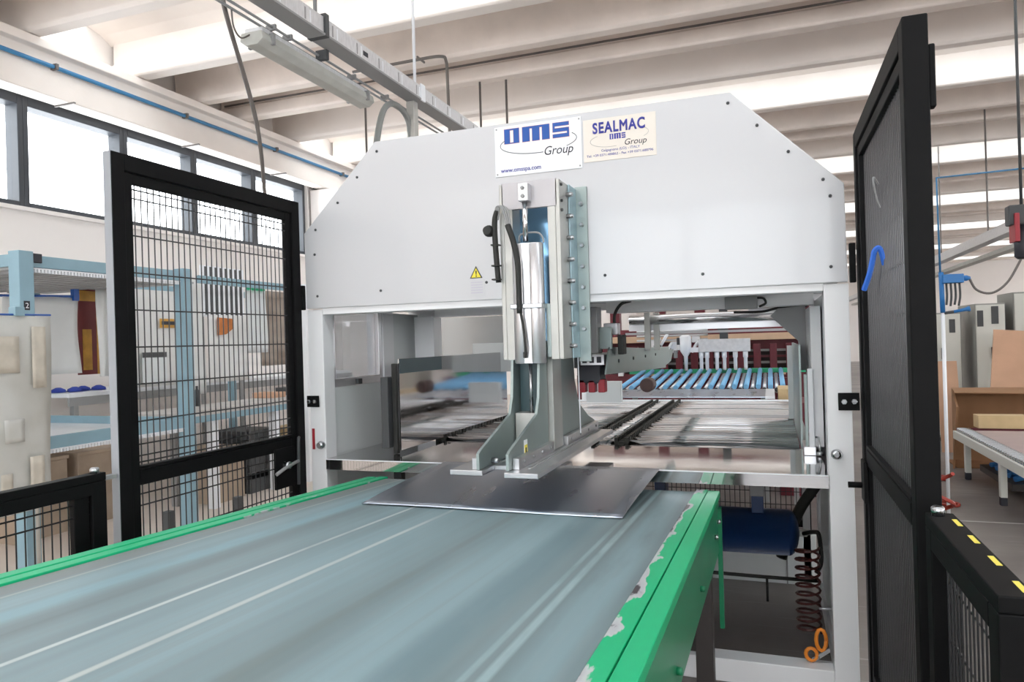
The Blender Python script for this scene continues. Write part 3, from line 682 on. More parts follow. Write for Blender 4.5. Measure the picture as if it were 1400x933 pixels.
rt_ = thing('tilting_roller_table', 'rising table of pale blue rods in front of a green bar behind the machine', 'roller table', (-0.65, 8.7, 0))
bb = B(); bb.tube([(0, 7.78, 0.965), (0, 9.3, 1.07)], 0.026, 10); r0 = obj('blue_rod', bb, rollblue, rt_); r0.location.x = -1.55
for k in range(1, 15): copy_part(r0, rt_, (0.118 * k, -0.06 * (k % 2), 0.0))
bb = B(); bb.tube([(0, 7.70, 0.93), (0, 9.1, 1.02)], 0.024, 10); r1 = obj('grey_rod', bb, alu, rt_); r1.location.x = -1.49
for k in range(1, 14): copy_part(r1, rt_, (0.118 * k, 0, 0))
for k in range(14):
    s = B(); s.lathe([(0.022, 0), (0.022, 0.03)], (-1.49 + 0.118 * k, 7.64 , 0.945), 'y', 10); obj('rod_cap', s, grey_dk, rt_)
obj('green_bar', B().box(-1.75, 0.45, 9.35, 9.42, 1.03, 1.085), greenp, rt_, bevel=0.004)
obj('table_frame', B().box(-1.65, 0.25, 9.1, 9.2, 0.9, 0.98), maroon, rt_)
obj('table_frame', B().box(-1.65, 0.25, 7.85, 7.9, 0.86, 0.9), maroon, rt_)
for x in (-1.6, 0.2):
    for y in (7.85, 9.12): obj('leg', B().box(x, x + 0.06, y, y + 0.06, 0, 0.9), maroon, rt_)

mm = thing('maroon_frame_machine', 'dark red machine frame with a row of short posts behind the rods', 'machine', (-0.5, 10.0, 0))
obj('back_beam', B().box(-2.6, 0.9, 10.3, 10.5, 1.3, 1.62), maroon, mm, bevel=0.01)
obj('wood_beam', B().box(-2.4, 0.85, 10.1, 10.29, 1.43, 1.52), wood, mm, bevel=0.005)
for k in range(16): obj('post', B().box(-2.42 + k * 0.2, -2.33 + k * 0.2, 9.9, 9.98, 1.0, 1.38), maroon, mm, bevel=0.008)
for z in (1.12, 1.2, 1.28): obj('rail', B().box(-2.45, 0.85, 10.0, 10.04, z, z + 0.03), grey_md if z != 1.2 else maroon, mm)
obj('rear_sheet', B().box(-2.6, 0.9, 10.32, 10.36, 0.9, 1.32), mat('dark_interior', (52, 40, 40), 0.7), mm)
obj('lower_beam', B().box(-2.6, 0.9, 9.88, 10.1, 0.55, 1.0), maroon, mm, bevel=0.01)
for x in (-2.2, -1.55, -1.0, 0.35):
    obj('tall_post', B().box(x, x + 0.14, 10.35, 10.5, 1.6, 2.05), maroon, mm, bevel=0.008)
for x in (-2.6, -0.9, 0.7): obj('leg', B().box(x, x + 0.15, 10.0, 10.3, 0, 0.55), maroon, mm)
for k in range(6): obj('bracket', B().box(-2.0 + k * 0.42, -1.93 + k * 0.42, 9.84, 9.9, 0.98, 1.06), wood if k % 2 else signw, mm, bevel=0.004)
obj('top_rail', B().box(-2.5, 0.8, 10.32, 10.42, 1.98, 2.06), maroon, mm)

gh = thing('gripper_head', 'pale grey gripper head with thin vertical tubes hanging over the rods', 'gripper', (-0.6, 9.3, 1.1))
obj('head_box', B().box(-0.86, -0.24, 9.28, 9.36, 1.3, 1.46), trayw, gh, bevel=0.005)
for k, x in enumerate((-0.83, -0.76, -0.64, -0.55, -0.42, -0.3)):
    s = B(); s.lathe([(0.018, 1.07), (0.022, 1.1), (0.022, 1.22), (0.03, 1.23), (0.03, 1.3)], (x, 9.32, 0), 'z', 10); obj('tube', s, signw, gh)
s = B(); s.lathe([(0.02, 1.07), (0.026, 1.25), (0.07, 1.32), (0.075, 1.5), (0.04, 1.52)], (-1.02, 9.32, 0), 'z', 12); obj('nozzle', s, signw, gh)
obj('nozzle_bridge', B().box(-0.97, -0.86, 9.28, 9.36, 1.3, 1.36), signw, gh)
obj('hanger', B().box(-0.6, -0.5, 9.3, 9.35, 1.46, 1.9), grey_dk, gh)
for k in range(14):
    x = random.uniform(-1.5, -0.86); z = random.uniform(1.22, 1.5); h = random.uniform(0.05, 0.16)
    if k % 3: obj('clamp_block', B().box(x, x + random.uniform(0.04, 0.1), 9.3 + 0.02 * (k % 4), 9.38 + 0.02 * (k % 4), z, z + h), [grey_dk, alu, grey_md, signw][k % 4], gh, bevel=0.006)
    else: obj('clamp_rod', B().tube([(x, 9.33, z), (x + 0.1, 9.33, z + 0.16)], 0.02, 8), signw, gh)
for z in (1.46, 1.52, 1.58): obj('cross_rod', B().tube([(-1.65, 9.4, z), (-0.75, 9.4, z)], 0.014, 8), [alu, grey_dk, alu][int(z * 100) % 3], gh)
s = B(); s.prism([(-0.72, 1.74), (-0.62, 1.74), (-0.5, 1.46), (-0.56, 1.46)], 'y', 9.4, 9.44); obj('brace', s, grey_dk, gh)

cc = thing('clamp_carriage', 'long grey-green carriage arm reaching back over the rollers behind the lift unit', 'carriage', (-0.78, 4.6, 1.3))
obj('side_plate', B().prism([(3.39, 1.33), (3.47, 1.44), (3.5, 1.46), (5.5, 1.415), (5.47, 1.272), (4.4, 1.30)], 'x', -0.756, -0.748), zincgreen, cc, bevel=0.001)
obj('end_plate', B().prism([(5.51, 1.412), (6.0, 1.40), (5.82, 1.31), (5.48, 1.285)], 'x', -0.762, -0.754), zincgreen, cc, bevel=0.001)
for k in range(4):
    s = B(); bolt(s, (-0.748, 3.7 + k * 0.42, 1.385), 'x', 0.01, 0.006); obj('plate_bolt', s, grey_dk, cc)
ex = B(); ex.box(-0.88, -0.765, 3.43, 3.47, 1.375, 1.425)
e = obj('profile_end', ex, alu, cc)
for k in range(3): obj('profile_slot', B().box(-0.872 + 0.036 * k, -0.85 + 0.036 * k, 3.425, 3.432, 1.385, 1.415), inkdark, e)
obj('profile_beam', B().box(-0.88, -0.765, 3.47, 5.8, 1.375, 1.425), zincgreen, cc)
obj('slide_body', B().box(-0.9, -0.80, 3.46, 3.56, 1.43, 1.66), grey_md, cc, bevel=0.004)
obj('slide_side', B().box(-0.918, -0.9, 3.44, 3.5, 1.36, 1.5), grey_dk, cc, bevel=0.003)
obj('mount_plate', B().box(-0.80, -0.74, 3.5, 3.53, 1.45, 1.56), zincgreen, cc, bevel=0.003)
obj('valve_body', B().box(-0.80, -0.73, 3.6, 3.68, 1.52, 1.58), alu, cc, bevel=0.004)
obj('valve_block', B().box(-0.73, -0.70, 3.6, 3.68, 1.42, 1.52), darkrub, cc, bevel=0.004)
obj('black_hose', B().tube(smooth([(-0.745, 3.62, 1.53), (-0.745, 3.62, 1.62), (-0.71, 3.62, 1.675), (-0.66, 3.62, 1.69)]), 0.008), darkrub, cc)
for x, y in ((-0.75, 4.55), (-0.70, 4.6)): obj('hanging_tube', B().box(x, x + 0.035, y, y + 0.04, 1.42, 1.66), zinc, cc, bevel=0.002)
obj('dark_jaw', B().box(-0.92, -0.80, 3.5, 3.62, 1.28, 1.372), inkdark, cc, bevel=0.006)
for k in range(3): obj('red_jaw', B().box(-0.915 + 0.05 * k, -0.88 + 0.05 * k, 3.5, 3.56, 1.235, 1.30), redp, cc, bevel=0.005)
s = B(); s.lathe([(0.05, 0), (0.055, 0.02), (0.055, 0.16), (0.04, 0.17)], (-0.92, 5.6, 1.13), 'y', 18); obj('brown_motor', s, brownm, cc)
obj('grey_skirt', B().box(-1.5, -1.2, 6.0, 6.06, 0.96, 1.14), greyliner, cc)

# small box beyond right end of rollers
single('cardboard_carton', B().box(0.05, 0.22, 7.15, 7.66, 0.861, 0.985), cardlab, 'small tan carton standing at the right end beyond the rollers', 'box', bevel=0.003)
single('carton_stand', B().box(0.04, 0.4, 7.1, 7.8, 0.0, 0.86), maroon, 'dark red stand under the small tan carton behind the machine', 'stand', bevel=0.01)
# hoist-like white block inside the top right of the opening
ss = single('plastic_film_roll', B().tube([(-1.72, 6.9, 0.0), (-1.72, 6.9, 1.4)], 0.05, 14), signw, 'white roll of printed film standing upright behind the lift unit', 'roll')

# ================================================================== SAFETY FENCING
def wires(parent, X, y0, y1, z0, z1, dy, zs, r=0.0027):
    n = int((y1 - y0) / dy); step = (y1 - y0) / n
    b = B(); b.tube([(X, 0, z0), (X, 0, z1)], r, 5); v0 = obj('mesh_wire', b, wirem, parent); v0.location.y = y0 + step / 2
    for k in range(1, n): copy_part(v0, parent, (0, step * k, 0))
    b = B(); b.tube([(X + r * 1.6, y0, 0), (X + r * 1.6, y1, 0)], r * 1.15, 5); h0 = obj('mesh_wire', b, wirem, parent); h0.location.z = zs[0]
    for z in zs[1:]: copy_part(h0, parent, (0, 0, z - zs[0]))
def gate(name, label, Xa, Xb, face, y0, y1, zt, zm):
    # Xa..Xb thickness; face = +1 when the inner side looks towards +X
    g = thing(name, label, 'gate', ((Xa + Xb) / 2, (y0 + y1) / 2, 0))
    st = 0.06; zbm = 0.12
    for a, c in ((y0, y0 + st), (y1 - st, y1)):
        o = obj('frame_post', B().box(Xa, Xb, a, c, 0, zt), blackp, g, bevel=0.004)
    obj('top_rail', B().box(Xa, Xb, y0 + st, y1 - st, zt - 0.065, zt), blackp, g, bevel=0.003)
    m0, m1 = (Xa + 0.008, Xb - 0.012)
    i = 0.04
    ya, yb_ = y0 + st + 0.004, y1 - st - 0.004; zta = zt - 0.069
    for a, c in ((ya, ya + i), (yb_ - i, yb_)): obj('panel_stile', B().box(m0, m1, a, c, zbm, zta), blackp, g, bevel=0.003)
    obj('panel_top', B().box(m0, m1, ya + i, yb_ - i, zta - i, zta), blackp, g, bevel=0.003)
    obj('panel_bottom', B().box(m0, m1, ya + i, yb_ - i, zbm, zbm + i), blackp, g, bevel=0.003)
    obj('middle_rail', B().box(m0 - 0.004, m1 + 0.004, ya + i, yb_ - i, zm - 0.05, zm + 0.01), blackp, g, bevel=0.004)
    obj('middle_strip', B().box(m0 - 0.002, m1 + 0.01, ya + i, yb_ - i, zm + 0.014, zm + 0.026), blackp, g, bevel=0.002)
    Xw = (m0 + m1) / 2 + face * 0.002
    up = [zta - i - 0.02, zta - i - 0.055] + [zta - i - 0.055 - 0.146 * k for k in range(1, 7)] + [zm + 0.11, zm + 0.065, zm + 0.04]
    wires(g, Xw, ya + i, yb_ - i, zm, zta - i, 0.031, up)
    lo = [zm - 0.085, zm - 0.13] + [zm - 0.13 - 0.14 * k for k in range(1, 6)]
    wires(g, Xw, ya + i, yb_ - i, zbm + i, zm - 0.04, 0.031, lo)
    return g
lg = gate('safety_gate', 'black mesh safety gate on the left beside the belt and white machine', -2.366, -2.326, 1, 2.045, 3.195, 2.27, 1.03)
obj('end_cap', B().box(-2.364, -2.328, 2.0425, 2.045, 0.02, 2.268), mat('gate_end_grey', (158, 162, 168), 0.5), lg)
obj('lock_plate', B().box(-2.326, -2.31, 2.93, 3.08, 0.80, 1.0), blackp, lg, bevel=0.004)
s = B(); s.lathe([(0.018, 0), (0.018, 0.03)], (-2.31, 3.0, 0.915), 'x', 14); o = obj('lock_spindle', s, steel, lg)
obj('lever_handle', B().tube([(-2.285, 2.9, 0.885), (-2.282, 2.96, 0.905), (-2.283, 3.07, 0.925)], 0.009, 8), grey_md, lg)
obj('rear_handle', B().box(-2.40, -2.37, 2.82, 2.96, 0.87, 0.9), blackp, lg, bevel=0.006)
obj('pull_rod', B().tube(smooth([(-2.30, 3.09, 0.8), (-2.295, 3.09, 0.98), (-2.30, 3.1, 1.03), (-2.32, 3.13, 1.035)]), 0.008), grey_dk, lg)
obj('stop_block', B().box(-2.34, -2.318, 3.196, 3.222, 1.70, 1.83), blackp, lg, bevel=0.004)
bk = obj('wall_bracket', B().box(-2.325, -2.25, 3.2135, 3.2185, 1.185, 1.245), blackp, lg, bevel=0.002)
for x in (-2.308, -2.273):
    s = B(); bolt(s, (x, 3.2135, 1.215), 'y', 0.010, -0.014); obj('bracket_bolt', s, steel, bk)


rg = gate('safety_gate', 'black mesh safety gate seen edge-on at right of the white machine', 0.333, 0.392, -1, 2.05, 3.195, 2.295, 1.03)
obj('hinge', B().box(0.392, 0.408, 2.06, 2.09, 2.06, 2.22), blackp, rg, bevel=0.004)
obj('stop_block', B().box(0.308, 0.332, 3.196, 3.222, 1.70, 1.86), blackp, rg, bevel=0.004)
bk = obj('wall_bracket', B().box(0.252, 0.332, 3.2125, 3.2185, 1.18, 1.252), blackp, rg, bevel=0.002)
for x in (0.274, 0.312):
    s = B(); bolt(s, (x, 3.2125, 1.216), 'y', 0.012, -0.014); obj('bracket_bolt', s, steel, bk)
obj('latch_pin', B().tube([(0.27, 3.1, 0.9), (0.335, 3.1, 0.9)], 0.012, 8), blackp, rg)
obj('latch_body', B().box(0.32, 0.333, 3.03, 3.13, 0.84, 1.0), blackp, rg, bevel=0.004)
single('blue_strap', B().tube(smooth([(0.30, 2.68, 1.64), (0.315, 2.655, 1.69), (0.325, 2.64, 1.74), (0.33, 2.63, 1.765), (0.345, 2.63, 1.77), (0.36, 2.65, 1.72)]), 0.009, 6), mat('strap_blue', (60, 120, 226), 0.4), 'bright blue strap knotted through the mesh of right gate', 'strap')
single('tie_wire', B().tube(smooth([(0.345, 2.62, 1.98), (0.33, 2.6, 2.0), (0.325, 2.58, 1.98), (0.335, 2.59, 1.93), (0.345, 2.6, 1.9)]), 0.003, 6), grey_md, 'thin grey tie wire hooked in the upper mesh of right gate', 'wire')

def low_fence(label, Xa, Xb, y0, y1, zt):
    g = thing('low_fence', label, 'fence', ((Xa + Xb) / 2, (y0 + y1) / 2, 0))
    st = 0.06
    for a, c in ((y0, y0 + st), (y1 - st, y1)): obj('post', B().box(Xa, Xb, a, c, 0, zt - 0.03), blackp, g, bevel=0.003)
    obj('top_rail', B().box(Xa, Xb, y0, y1, zt - 0.03, zt), blackp, g, bevel=0.003)
    obj('upper_rail', B().box(Xa, Xb, y0 + st, y1 - st, zt - 0.075, zt - 0.03), blackp, g, bevel=0.002)
    obj('bottom_rail', B().box(Xa, Xb, y0 + st, y1 - st, 0.12, 0.16), blackp, g, bevel=0.003)
    Xw = (Xa + Xb) / 2
    wires(g, Xw, y0 + st, y1 - st, 0.16, zt - 0.06, 0.031, [zt - 0.10, zt - 0.145] + [zt - 0.145 - 0.13 * k for k in range(1, 6)])
    return g
lf = low_fence('low black mesh fence in front of the left safety gate', -2.37, -2.325, 0.3, 1.985, 1.063)
s = B(); s.lathe([(0.016, 0), (0.016, 0.016), (0.012, 0.02)], (-2.347, 1.955, 1.063), 'z', 12); obj('cap_screw', s, steel, lf)
obj('joint_spacer', B().box(-2.36, -2.335, 1.987, 2.04, 1.03, 1.045), grey_md, lf)
obj('inner_stile', B().box(-2.36, -2.335, 1.86, 1.92, 0.12, 1.0), blackp, lf, bevel=0.003)
rf = low_fence('low black mesh fence with yellow tape at the lower right corner', 0.338, 0.398, 1.375, 1.965, 1.06)
s = B(); s.lathe([(0.015, 0), (0.015, 0.018), (0.011, 0.022)], (0.36, 1.935, 1.06), 'z', 12); obj('cap_screw', s, steel, rf)
for y in (1.40, 1.55, 1.70, 1.84): obj('tape_piece', B().box(0.381, 0.391, y, y + 0.06, 1.06, 1.0608), yellow, rf)
obj('wide_end_panel', B().box(0.398, 1.0, 1.375, 1.41, 0, 1.06), blackp, rf, bevel=0.003)

# ================================================================== OVERHEAD SERVICES
XT = -2.6
ct = thing('cable_tray', 'pale metal cable trunking hung under the ceiling above the machine', 'cable tray', (XT, 4.6, 3.4))
obj('trunking', B().box(XT, XT + 0.1, 1.2, 6.6, 3.405, 3.51), trayw, ct, bevel=0.003)
obj('bottom_lip', B().box(XT - 0.012, XT + 0.112, 1.2, 6.6, 3.392, 3.405), grey_md, ct)
for k in range(14):
    y = 2.7 + 0.28 * k
    obj('perforation', B().box(XT + 0.1, XT + 0.1015, y, y + 0.012, 3.42, 3.49), grey_md, ct)
    obj('perforation', B().box(XT + 0.1, XT + 0.1015, y + 0.05, y + 0.062, 3.42, 3.49), signw, ct)
obj('joint_clip', B().box(XT - 0.02, XT + 0.115, 3.73, 3.77, 3.39, 3.53), grey_dk, ct, bevel=0.003)
obj('joint_clip', B().box(XT + 0.1, XT + 0.115, 5.0, 5.07, 3.39, 3.52), signw, ct, bevel=0.003)
obj('black_mark', B().box(XT + 0.1, XT + 0.102, 4.18, 4.24, 3.44, 3.47), inkdark, ct)
for x, z in ((XT - 0.06, 3.36), (XT - 0.09, 3.345)): obj('thin_pipe', B().tube([(x, 1.2, z), (x, 6.2, z)], 0.008, 8), grey_md, ct)
for y in (3.45, 3.6, 4.3, 4.75, 5.2): obj('pipe_clip', B().box(XT - 0.105, XT - 0.04, y, y + 0.016, 3.343, 3.376), grey_md, ct)
for y in (3.72, 5.02): obj('hanger_rod', B().tube([(XT + 0.05, y, 3.51), (XT + 0.05, y, 5.1)], 0.012, 8), signw if y > 4 else grey_md, ct)
obj('drop_duct', B().box(XT - 0.01, XT + 0.055, 4.98, 5.05, 2.45, 3.39), zinc, ct, bevel=0.003)
o = B()
for k in range(16): o.box(XT - 0.012, XT - 0.009, 4.985, 5.0, 2.6 + 0.05 * k, 2.625 + 0.05 * k)
o = obj('duct_slots', o, inkdark, ct); o['kind'] = 'stuff'
obj('flexible_hose', B().tube(smooth([(-2.45, 4.2, 2.48), (-2.5, 4.3, 2.8), (-2.55, 4.5, 3.15), (-2.6, 4.75, 3.3), (-2.6, 4.95, 3.27), (-2.59, 5.0, 3.1), (-2.58, 5.0, 2.5)]), 0.022, 10), hosegrey, ct)

fxt = thing('fluorescent_light', 'unlit grey fluorescent batten light hung below the cable trunking', 'light', (-2.72, 3.9, 3.24))
prof = [(-2.79, 3.30), (-2.80, 3.255), (-2.76, 3.225), (-2.68, 3.225), (-2.64, 3.255), (-2.65, 3.30)]
obj('cover', B().prism(prof, 'y', 3.34, 4.55), lampgrey, fxt, bevel=0.004)
obj('base_rail', B().box(-2.78, -2.66, 3.36, 4.53, 3.30, 3.33), trayw, fxt, bevel=0.003)
for y in (3.42, 4.45): obj('clip', B().box(-2.81, -2.63, y, y + 0.02, 3.245, 3.31), grey_md, fxt)
obj('bracket', B().box(-2.68, -2.6, 3.9, 3.93, 3.33, 3.392), grey_dk, fxt)
single('supply_cable', B().tube(smooth([(-2.69, 3.15, 3.34), (-2.72, 3.2, 3.27), (-2.74, 3.28, 3.245), (-2.73, 3.35, 3.29)]), 0.005, 6), condgrey, 'thin dark cable sagging into the end of fluorescent light', 'cable')
single('drop_conduit', B().tube(smooth([(-2.74, 3.14, 3.42), (-2.755, 3.2, 3.3), (-2.95, 3.65, 2.9), (-3.2, 4.02, 2.57), (-3.26, 4.10, 2.49)]), 0.013, 8), condgrey, 'slanting grey conduit dropping from the trunking towards the windows', 'conduit')
bcd = thing('bent_conduit', 'dark conduit running along a beam and bending down to the trunking', 'conduit', (-3.6, 6.96, 3.5))
obj('conduit_run', B().tube(smooth([(-4.3, 6.96, 4.56), (-3.5, 6.96, 4.57), (-3.22, 6.96, 4.56), (-3.16, 6.96, 4.50), (-3.15, 6.96, 4.3), (-3.14, 6.96, 3.5)]), 0.017, 8), condgrey, bcd)
for x in (-4.1, -3.5): obj('conduit_clip', B().box(x, x + 0.015, 6.945, 7.12, 4.585, 4.605), condgrey, bcd)
b = B()
single('ledge_shadow', B().tube([(-6.85, 7.84, 4.79), (12, 7.84, 4.79)], 0.013, 6), condgrey, 'dark line standing in for the shadow along a ceiling beam ledge', 'conduit')  # dark tube drawn as the shadow line on the beam ledge
for k, (x, y, z0) in enumerate(((-3.17, 7.93, 2.2), (-2.86, 7.99, 2.2), (-4.77, 7.99, 2.6))):
    single('hanger_rod', B().tube([(x, y, z0), (x, y, 4.62)], 0.014, 8), condgrey, ['dark hanger rod behind the machine top, left of the pair near sign', 'dark hanger rod directly above the white sign plate', 'dark hanger rod near the left chamfer of the machine'][k], 'rod', 'dark rods hanging from the ceiling beams')
bp_ = thing('blue_pipe', 'long blue air pipe clipped along the concrete edge beam over windows', 'pipe', (-6.64, 6, 4.37))
obj('pipe_run', B().tube([(-6.64, -2, 4.37), (-6.64, 14, 4.37)], 0.022, 10), pipeblue, bp_)
obj('grey_run', B().tube([(-6.6, -2, 4.55), (-6.6, 14, 4.55)], 0.015, 8), grey_md, bp_)
for y in (5.2, 6.9, 8.6, 10.3):
    obj('pipe_clip', B().box(-6.69, -6.6, y, y + 0.03, 4.345, 4.4), condgrey, bp_)
    obj('bracket_arm', B().box(-6.9, -6.62, y + 0.2, y + 0.22, 4.065, 4.08), condgrey, bp_)

# right-hand hanging bits
hc = single('hanging_chain', B().tube([(0.72, 3.9, 3.35), (0.85, 4.6, 4.62)], 0.008, 6), grey_md, 'thin grey cable slanting up from behind the right gate', 'cable')
single('hanging_bracket', B().tube([(0.78, 4.2, 4.62), (0.78, 4.2, 4.02), (0.81, 4.2, 4.02), (0.81, 4.2, 4.62)], 0.006, 6), zinc, 'narrow metal loop hanging from the ceiling above the right gate', 'bracket')

# ================================================================== LEFT BACKGROUND
rk = thing('storage_rack', 'pale blue metal storage rack left behind the safety gate', 'rack', (-5.2, 4.0, 0))
for x in (-4.67, -6.45):
    for y in (3.30, 4.68):
        p = obj('upright', B().box(x, x + 0.1, y, y + 0.1, 0, 2.19), rackblue, rk, bevel=0.004)
for z0, z1, nm in ((2.09, 2.17, 'top_beam'), (0.86, 0.95, 'shelf_beam')):
    obj(nm, B().box(-4.63, -4.6, 3.39, 4.68, z0, z1), rackblue, rk, bevel=0.003)
    obj(nm, B().box(-6.4, -6.37, 3.39, 4.68, z0, z1), rackblue, rk, bevel=0.003)
    for y in (3.31, 4.72): obj(nm, B().box(-6.37, -4.66, y, y + 0.03, z0, z1), rackblue, rk, bevel=0.003)
obj('top_deck', B().box(-6.37, -4.63, 3.34, 4.86, 2.075, 2.09), grey_corr, rk)
for k in range(12): obj('deck_rib', B().box(-6.35, -4.64, 3.42 + 0.105 * k, 3.45 + 0.105 * k, 2.06, 2.075), grey_corr, rk)
for z in (2.055, 0.835):
    b = B()
    for k in range(52): b.box(-4.615, -4.595, 3.40 + k * 0.0245, 3.413 + k * 0.0245, z, z + 0.024)
    b.box(-4.615, -4.595, 3.39, 4.68, z + 0.022, z + 0.03)
    o = obj('toothed_edge', b, signw, rk); o['kind'] = 'stuff'
obj('shelf_deck', B().box(-6.37, -4.63, 3.34, 4.72, 0.87, 0.885), signw, rk)
obj('dark_clip', B().box(-4.61, -4.585, 3.40, 3.47, 2.12, 2.18), inkdark, rk)
lb = obj('number_label', B().box(-4.572, -4.568, 3.325, 3.365, 1.80, 1.86), inkdark, rk)
dg_ = text('label_digit', '2', 0.05, signw, 0, 0, 0, lb, width=0.022)
dg_.data.transform(Matrix.Translation((-4.5665, 3.334, 1.813)) @ Matrix.Rotation(math.radians(90), 4, 'Z'))
rk3 = thing('rack_frame', 'grey blue shelf frame right of the storage rack behind gate mesh', 'rack', (-4.9, 5.6, 0))
obj('beam', B().box(-4.92, -4.88, 5.2, 8.2, 2.12, 2.19), rackblue, rk3, bevel=0.003)
obj('rear_beam', B().box(-5.95, -5.91, 5.2, 8.2, 2.12, 2.19), rackblue, rk3, bevel=0.003)
for y in (6.75, 8.15):
    obj('upright', B().box(-4.94, -4.87, y, y + 0.06, 0, 2.21), rackblue if y < 6 else signw, rk3, bevel=0.003)
    if y != 6.75: obj('cross_arm', B().box(-5.95, -4.9, y, y + 0.04, 2.14, 2.18), rackblue, rk3)
    obj('rear_upright', B().box(-5.97, -5.90, y, y + 0.06, 0, 2.21), rackblue, rk3)

def hang(name, label, cat, x, y0, y1, z0, z1, m, ripple=0.015, th=0.004, slant=0.0, n=16):
    ph = random.uniform(0, 6)
    def f(u, v):
        y = y0 + (y1 - y0) * u; z = z1 - (z1 - z0) * v
        return (x + ripple * math.sin(ph + u * 9 + v * 2) * (0.3 + v) + slant * v, y + 0.01 * math.sin(v * 5 + ph), z)
    t = thing(name, label, cat, (x, (y0 + y1) / 2, z0))
    obj('sheet', B().grid(f, n, 10), m, t, solid=th)
    return t
sA = hang('plastic_sheet', 'large worn white plastic sheet with beige tape patches at the left edge', 'sheet', -4.3, 2.4, 3.29, 0.55, 1.745, plastic_worn, 0.012)
obj('blue_edge', B().tube([(-4.3, 2.4, 1.745), (-4.3, 3.3, 1.755)], 0.006, 6), inkblue, sA)
obj('blue_clamp', B().box(-4.34, -4.28, 3.06, 3.12, 1.745, 1.80), rackblue, sA, bevel=0.003)
for y0, y1, z0, z1 in ((2.9, 3.08, 1.40, 1.62), (3.16, 3.25, 1.30, 1.68), (3.13, 3.22, 0.66, 0.88), (2.95, 3.02, 0.6, 0.8), (2.98, 3.1, 0.98, 1.12)):
    def f(u, v): return (-4.284 + 0.001 * math.sin(u * 8), y0 + (y1 - y0) * u, z1 - (z1 - z0) * v)
    obj('tape_patch', B().grid(f, 4, 4), beige if z0 != 0.98 else plastic_worn, sA, solid=0.001)
for y in (2.5, 3.2): obj('stand_pole', B().tube([(-4.33, y, 0), (-4.33, y, 1.745)], 0.012, 8), zinc, sA)
sB = hang('plastic_sheet', 'hanging white plastic sheet with a blue top edge under the rack deck', 'sheet', -5.6, 3.9, 4.55, 1.34, 1.985, plastic_sheet)
obj('blue_edge', B().tube([(-5.6, 3.75, 1.97), (-5.6, 4.56, 2.0)], 0.01, 6), inkblue, sB)
obj('blue_clip', B().box(-5.62, -5.58, 4.5, 4.55, 1.96, 2.06), inkblue, sB)
ps = thing('poster_panel', 'narrow dark red and gold panel beside the hanging white sheet', 'panel', (-5.7, 4.72, 1.3))
obj('board', B().box(-5.71, -5.69, 4.62, 4.84, 1.32, 2.075), poster_red, ps)
obj('gold_border', B().box(-5.69, -5.688, 4.62, 4.84, 1.97, 2.06), poster_gold, ps)
obj('gold_field', B().box(-5.69, -5.688, 4.66, 4.75, 1.36, 1.72), poster_gold, ps)
obj('gold_border', B().box(-5.69, -5.688, 4.80, 4.84, 1.32, 1.95), poster_gold, ps)
hang('white_cloth', 'narrow strip of creased white cloth just left of the gate post', 'cloth', -5.55, 4.70, 4.84, 1.30, 2.074, plastic_sheet, 0.03)
w1 = hang('plastic_sheet', 'white plastic sheet with a yellow plate behind the left gate mesh', 'sheet', -5.6, 5.10, 5.72, 1.17, 2.10, plastic_sheet, 0.008)
yp = obj('yellow_plate', B().box(-5.575, -5.57, 5.40, 5.60, 1.735, 1.825), poster_gold, w1)
obj('plate_print', B().box(-5.57, -5.5695, 5.42, 5.58, 1.765, 1.80), inkdark, yp)
vg = obj('vent_grille', B().box(-5.575, -5.57, 5.18, 5.47, 1.2, 1.50), greyliner, w1)
obj('vent_slot', B().box(-5.57, -5.568, 5.18, 5.47, 1.45, 1.50), grey_dk, vg)
w2 = hang('plastic_sheet', 'tall white sheet with a brown edge strip right of the blue post', 'sheet', -5.6, 5.74, 6.0, 1.05, 2.24, plastic_sheet, 0.004)
obj('brown_edge', B().box(-5.59, -5.58, 5.76, 5.80, 1.15, 2.2), card, w2)
ra = thing('slotted_panel', 'white panel with eight dark vertical slots behind the gate mesh', 'panel', (-5.6, 6.25, 1.87))
obj('panel', B().box(-5.62, -5.59, 5.98, 6.62, 1.86, 2.40), signw, ra, bevel=0.004)
for k in range(8): obj('slot_bar', B().box(-5.59, -5.586, 6.02 + k * 0.075, 6.045 + k * 0.075, 1.88, 2.39), grey_dk, ra)
for y in (6.0, 6.58): obj('stand', B().box(-5.66, -5.63, y, y + 0.04, 0, 2.3), grey_md, ra)
w3 = hang('plastic_sheet', 'white sheet with a torn brown cardboard patch below the slotted panel', 'sheet', -5.55, 6.0, 6.62, 1.16, 1.88, plastic_sheet, 0.008)
obj('brown_patch', B().prism([(6.12, 1.66), (6.24, 1.67), (6.36, 1.74), (6.34, 1.84), (6.12, 1.85)], 'x', -5.528, -5.52), mat('burnt_card', (190, 116, 62), 0.8, var=0.15, scale=14), w3)
w4 = hang('plastic_sheet', 'grey translucent sheet under green clips near the gate lock side', 'sheet', -5.6, 6.66, 7.0, 1.46, 2.19, greyliner, 0.012)
for k in range(4): obj('green_clip', B().box(-5.62, -5.57, 6.68 + k * 0.075, 6.73 + k * 0.075, 2.18, 2.26), greenp, w4)
hang('curtain_sheet', 'brownish dirty curtain sheet at the far right behind gate mesh', 'sheet', -5.7, 7.02, 7.9, 1.30, 2.2, mat('dirty_sheet', (172, 160, 148), 0.6, rgb2=(140, 124, 112), scale=3), 0.02)

